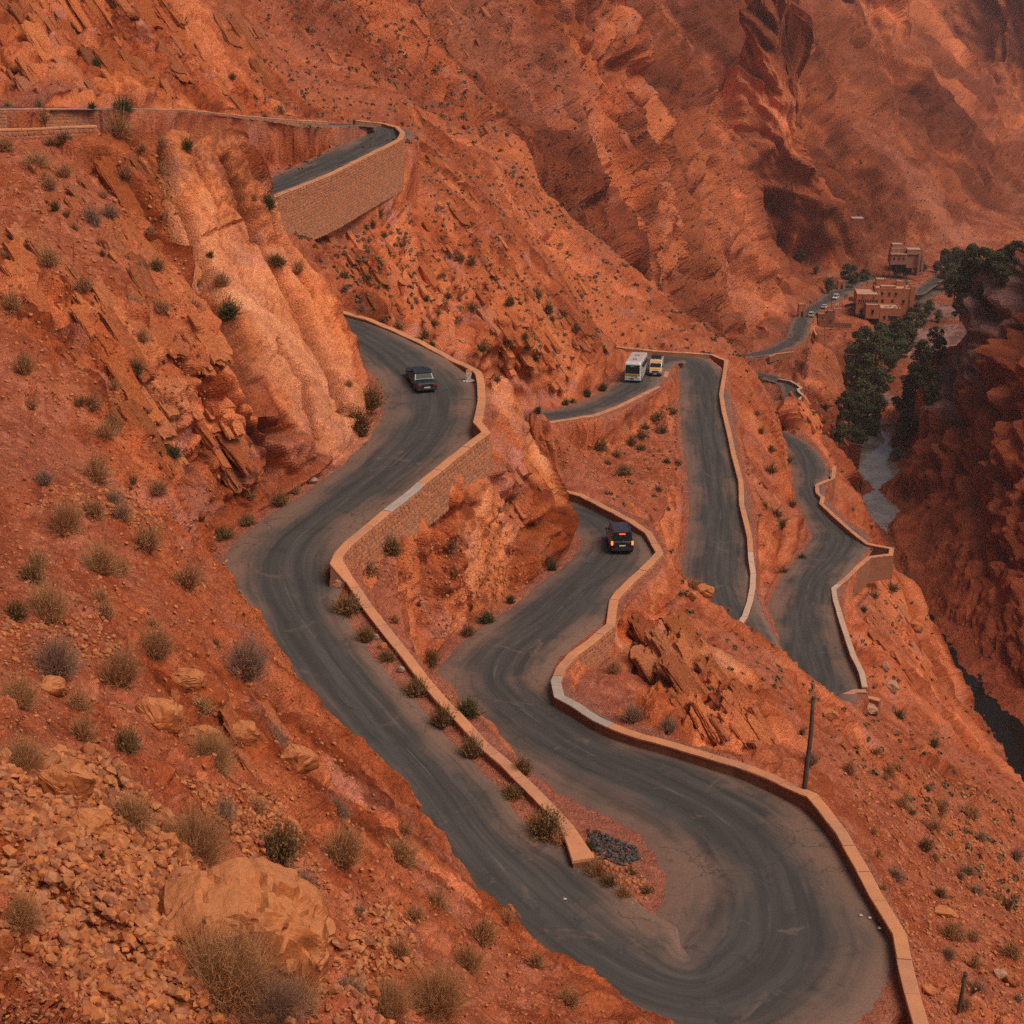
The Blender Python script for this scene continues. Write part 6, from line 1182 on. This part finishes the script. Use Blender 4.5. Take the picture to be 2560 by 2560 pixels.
# ------------------------------------------------------------------ buildings
M['adobe'] = mat_plaster('adobe_plaster', (.50, .185, .090), (.42, .155, .08)); M['adobe_d'] = mat_plaster('dark_adobe', (.30, .125, .075), (.24, .10, .06)); M['adobe_p'] = mat_plaster('pink_adobe', (.42, .20, .135), (.34, .16, .11)); M['roof_t'] = mat_plaster('pale_roof', (.55, .36, .27), (.48, .30, .22)); M['dark_in'] = plain('window_dark', (.02, .018, .018), .3)
def block(root, name, mat, x0, x1, y0, y1, z0, z1, para=.5, roof='roof_t'):
    w_ = part(name, mat, root, (x0, x1, y0, y1, z0, z1))
    part('flat_roof', roof, w_, (x0 + .28, x1 - .28, y0 + .28, y1 - .28, z1, z1 + .05))
    part('parapet', mat, w_, (x0 - .04, x1 + .04, y0 - .04, y0 + .26, z1, z1 + para), (x0 - .04, x1 + .04, y1 - .26, y1 + .04, z1, z1 + para), (x0 - .04, x0 + .26, y0 + .27, y1 - .27, z1, z1 + para), (x1 - .26, x1 + .04, y0 + .27, y1 - .27, z1, z1 + para)); return w_
def window(root, x, y, z, w, h, side='f', mat='adobe_d'):
    b = (x - w / 2, x + w / 2, y - .06, y + .1, z, z + h) if side == 'f' else (x - .1, x + .06, y - w / 2, y + w / 2, z, z + h) if side == 'r' else (x - .06, x + .1, y - w / 2, y + w / 2, z, z + h)
    o = part('window', 'dark_in', root, b)
    if side == 'f': part('sill', mat, o, (x - w / 2 - .1, x + w / 2 + .1, y - .2, y - .062, z - .15, z)); part('lintel', mat, o, (x - w / 2 - .12, x + w / 2 + .12, y - .15, y - .062, z + h, z + h + .14))
    return o
hx, hy, hz = 125.5, 536.5, -119.0
ht = empty('hotel', (hx, hy, hz), 'terracotta flat-roofed hotel with stepped terraces beside the valley road', 'building'); ht.rotation_euler.z = -.12
block(ht, 'front_block', 'adobe', 0, 8.2, 1.5, 13, 0, 7.2, .45); block(ht, 'main_block', 'adobe', 7.2, 21, 7.5, 18, -3, 8.2, .6); block(ht, 'terrace_block', 'adobe', 8.3, 15.5, -1.5, 7.4, -5, 2.8, .5); block(ht, 'roof_room', 'adobe', 8.0, 11.5, 14.0, 17.5, 8.2, 10.6, .3); block(ht, 'roof_room', 'adobe', 15.5, 18.2, 14.5, 17.5, 8.2, 9.9, .3); block(ht, 'upper_terrace', 'adobe', 9.0, 14.5, 7.6, 11.0, 8.2, 9.3, .25); block(ht, 'porch', 'adobe', 3.2, 8.1, -2.0, 1.4, -.5, 4.2, .35)
for x in (21.2, 21.2): pass
for y in (7.2, 12.0, 16.6): part('corner_tower', 'adobe', ht, (19.7, 21.5, y, y + 1.7, -3, 9.8))
for k in range(9): window(ht, .9 + k * .80, 1.5, 4.6, .42, 1.0)
for x, z in ((2.2, 6.2), (6.0, 6.2)): window(ht, x, 1.5, z, .35, .5)
for x in (9.6, 12.2, 14.6): window(ht, x, 7.5, 6.2, .8, 1.1)
for x in (10, 13.5, 17.5, 20): window(ht, x, 7.5, 3.4, .9, 1.2)
window(ht, 10.0, -1.5, -.6, .9, 1.0); window(ht, 12.9, -1.5, -.8, 3.0, 1.3); window(ht, 5.6, -2.0, 1.2, .9, 1.6)
for k in range(4): window(ht, 21, 9.6 + 2.3 * k, 5.0, .9, 1.3, 'r')
for k in range(4): window(ht, 0, 3 + 2.6 * k, 3.2, .9, 1.2, 'l')
part('door', 'dark_in', ht, (1.4, 2.6, 1.44, 1.6, 0, 2.3)); part('frieze', 'adobe_d', ht, (.1, 8.1, 1.40, 1.49, 4.1, 4.35)); part('terrace_furniture', 'roof_t', ht, (10.2, 11.0, 1.0, 1.8, 2.86, 3.6), (12.0, 12.8, 2.6, 3.4, 2.86, 3.6), (13.4, 14.2, .6, 1.4, 2.86, 3.6))
part('chimney', 'adobe', ht, (17.6, 18.2, 10.0, 10.6, 8.2, 9.8)); part('chimney', 'adobe', ht, (13.4, 13.9, 13.2, 13.7, 8.2, 10.1))
fw = empty('forecourt_wall', tuple(Pz(2080, 778, -118.2)), 'low terracotta wall along the edge of the hotel forecourt', 'wall')
A = np.array(Pz(2080, 778, -118.2)); B = np.array(Pz(2172, 775, -118.6)); d = B - A; fw.rotation_euler.z = math.atan2(d[1], d[0]); Ld = np.hypot(d[0], d[1]); part('wall_body', 'adobe', fw, (0, Ld, -.2, .2, -4.5, .8)); part('coping', 'roof_t', fw, (0, Ld, -.26, .26, .8, .92))
p = Pz(2232, 652, -111.0); uh = empty('guesthouse', p, 'pink-grey guesthouse with white terraces on the slope above the hotel', 'building'); uh.rotation_euler.z = -.08; uh.scale = (.86, .86, .74)
block(uh, 'lower_block', 'adobe_p', -1.0, 6.4, 0, 8, -2, 3.6, .4); block(uh, 'middle_block', 'adobe_p', -.6, 6.0, 3.2, 9, 3.6, 5.8, .35); block(uh, 'upper_block', 'adobe_p', .2, 5.4, 5.8, 11, 5.8, 7.6, .3); block(uh, 'side_block', 'adobe_p', 6.6, 13.8, 1.0, 9, -4, 5.6, .5)
for k in range(3): window(uh, .6 + 2.2 * k, 0, .6, .9, 1.2, mat='adobe_p')
for k in range(2): window(uh, 8.4 + 3.0 * k, 1.0, 2.6, 1.0, 1.3, mat='adobe_p'); 
for x, y, h in ((11.6, .2, 11.5), (13.4, .4, 10.5)): part('pillar', 'adobe_p', uh, (x, x + .9, y - .9, y - .05, -8 if h > 11 else -7.5, h - 7))
part('balcony', 'roof_t', uh, (-1.2, 6.2, -.6, -.05, 3.5, 3.7), (6.7, 12.5, .4, .95, 3.6, 3.8))
p = Pz(2062, 832, -122.0); rt_ = empty('ruined_tower', p, 'dark ruined adobe tower below the white car', 'building'); rt_.rotation_euler.z = -.1
for b in ((-2.8, .6, 0, 4.5, -1, 6.4), (.6, 3.2, 1.0, 5.0, -1, 7.4), (-2.8, -.2, -1.6, 0, -1, 4.6)): block(rt_, 'tower_block', 'adobe_d', *b, para=.4, roof='adobe')
window(rt_, -1.2, 0, 4.9, .6, .7); window(rt_, 1.9, 1.0, 3.8, .5, .8); part('broken_wall', 'adobe_d', rt_, (3.3, 9.5, 2.2, 2.7, -3.2, 3.2), (-3.3, -2.9, -1.6, 3, -1.2, 1.6))
p = Pz(2005, 792, -115.8); gh = empty('roadside_shed', p, 'small terracotta hut at the cliff foot beside the valley road', 'building'); block(gh, 'wall', 'adobe', -1.2, 1.2, 0, 3, -.4, 4.2, .3); part('door', 'dark_in', gh, (-.4, .4, -.06, .05, -.2, 1.9))
p = Pz(2104, 724, -118.0); gt = empty('gate_tower', p, 'small square tower at the upper end of the hotel forecourt', 'building'); block(gt, 'wall', 'adobe', -1.4, 1.4, 0, 2.8, -.4, 3.0, .4); part('door', 'dark_in', gt, (-.4, .4, -.06, .05, -.2, 1.8)); window(gt, .0, 0, 2.0, .4, .5)
p = Pz(2092, 768, -118.0); sb = empty('notice_board', p, 'small white board standing on the hotel forecourt', 'sign'); part('board', 'p_white', sb, (-.55, .55, -.03, .03, .7, 1.6)); part('post', 'metal', sb, (-.4, -.34, -.02, .02, -.4, .7), (.34, .4, -.02, .02, -.4, .7))
p = Pz(2142, 553, -98); sl = empty('white_shelter', p, 'tiny white roofed shelter high on the far slope', 'shelter'); part('roof', 'p_white', sl, (-2.4, 2.4, -1.5, 1.5, 1.3, 1.6)); part('post', 'adobe_d', sl, (-2.2, -2.0, -1.2, -1.0, -3, 1.3), (2.0, 2.2, -1.2, -1.0, -3, 1.3), (-2.2, -2.0, 1, 1.2, -3, 1.3), (2, 2.2, 1, 1.2, -3, 1.3))
# low stone pen by the river
A = [(2240, 870), (2283, 872), (2268, 893), (2232, 886)]
pen = empty('stone_pen', tuple(Pz(2255, 880, -122)), 'low square stone enclosure between the two tree lines', 'enclosure'); o0 = np.array(pen.location)
for a, b in zip(A, A[1:] + A[:1]):
    P_ = np.array([Pz(*a, -121.6) - o0, Pz(*b, -121.6) - o0]); V, F = sweep(P_, frames(P_), [(-.3, .6), (.3, .6), (.4, -1.5), (-.4, -1.5)]); link('low_wall', mesh_py('low_wall', V, F, M['adobe_p']), pen)
# two people walking on the forecourt
def person(name, label, px, py, z, cl):
    p = Pz(px, py, z); me = bpy.data.meshes.new('figure')
    V = [(0, 0, .95), (0, 0, 1.2), (0, 0, 1.42), (0, .01, 1.53), (0, .02, 1.64), (.10, 0, .90), (.12, .08, .50), (.12, .0, .08), (.12, .14, .03), (-.10, 0, .90), (-.12, -.08, .50), (-.12, -.16, .08), (-.12, -.04, .03), (.20, 0, 1.38), (.25, -.06, 1.12), (.24, .02, .88), (-.20, 0, 1.38), (-.25, .06, 1.12), (-.24, .12, .88)]
    Ed = [(0, 1), (1, 2), (2, 3), (3, 4), (0, 5), (5, 6), (6, 7), (7, 8), (0, 9), (9, 10), (10, 11), (11, 12), (2, 13), (13, 14), (14, 15), (2, 16), (16, 17), (17, 18)]
    R = [.15, .14, .15, .06, .105, .095, .07, .05, .045, .095, .07, .05, .045, .065, .05, .04, .065, .05, .04]
    me.from_pydata(V, Ed, []); o = bpy.data.objects.new(name, me); COL.objects.link(o); o.modifiers.new('s', 'SKIN'); me.materials.append(M[cl])
    for v, r in zip(me.skin_vertices[0].data, R): v.radius = (r, r)
    me.skin_vertices[0].data[0].use_root = True; o.modifiers.new('d', 'SUBSURF').levels = 1; o.location = p; return tag(o, label, 'person')
person('person', 'person in dark clothes walking on the forecourt, left of two', 2112, 748, -117.75, 'plastic'); person('person', 'person in dark clothes walking on the forecourt, right of two', 2117, 746, -117.75, 'p_black')
# air: a thin even haze round everything
t = NT('thin_haze'); t.n.remove(t.b); pv_ = t.node('ShaderNodeVolumePrincipled', {'Color': (.93, .80, .78, 1), 'Density': .00015, 'Anisotropy': .2}); t.l.new(pv_.outputs[0], t.n['Material Output'].inputs['Volume'])
if HAZE:
    hz_ = part('haze', t.m, None, (-1400, 1500, -60, 1620, -140, 150)); tag(hz_, 'thin warm haze filling the gorge and fading the far slopes', 'haze', kind='stuff')
print('all %.1f' % (time.time() - T0))
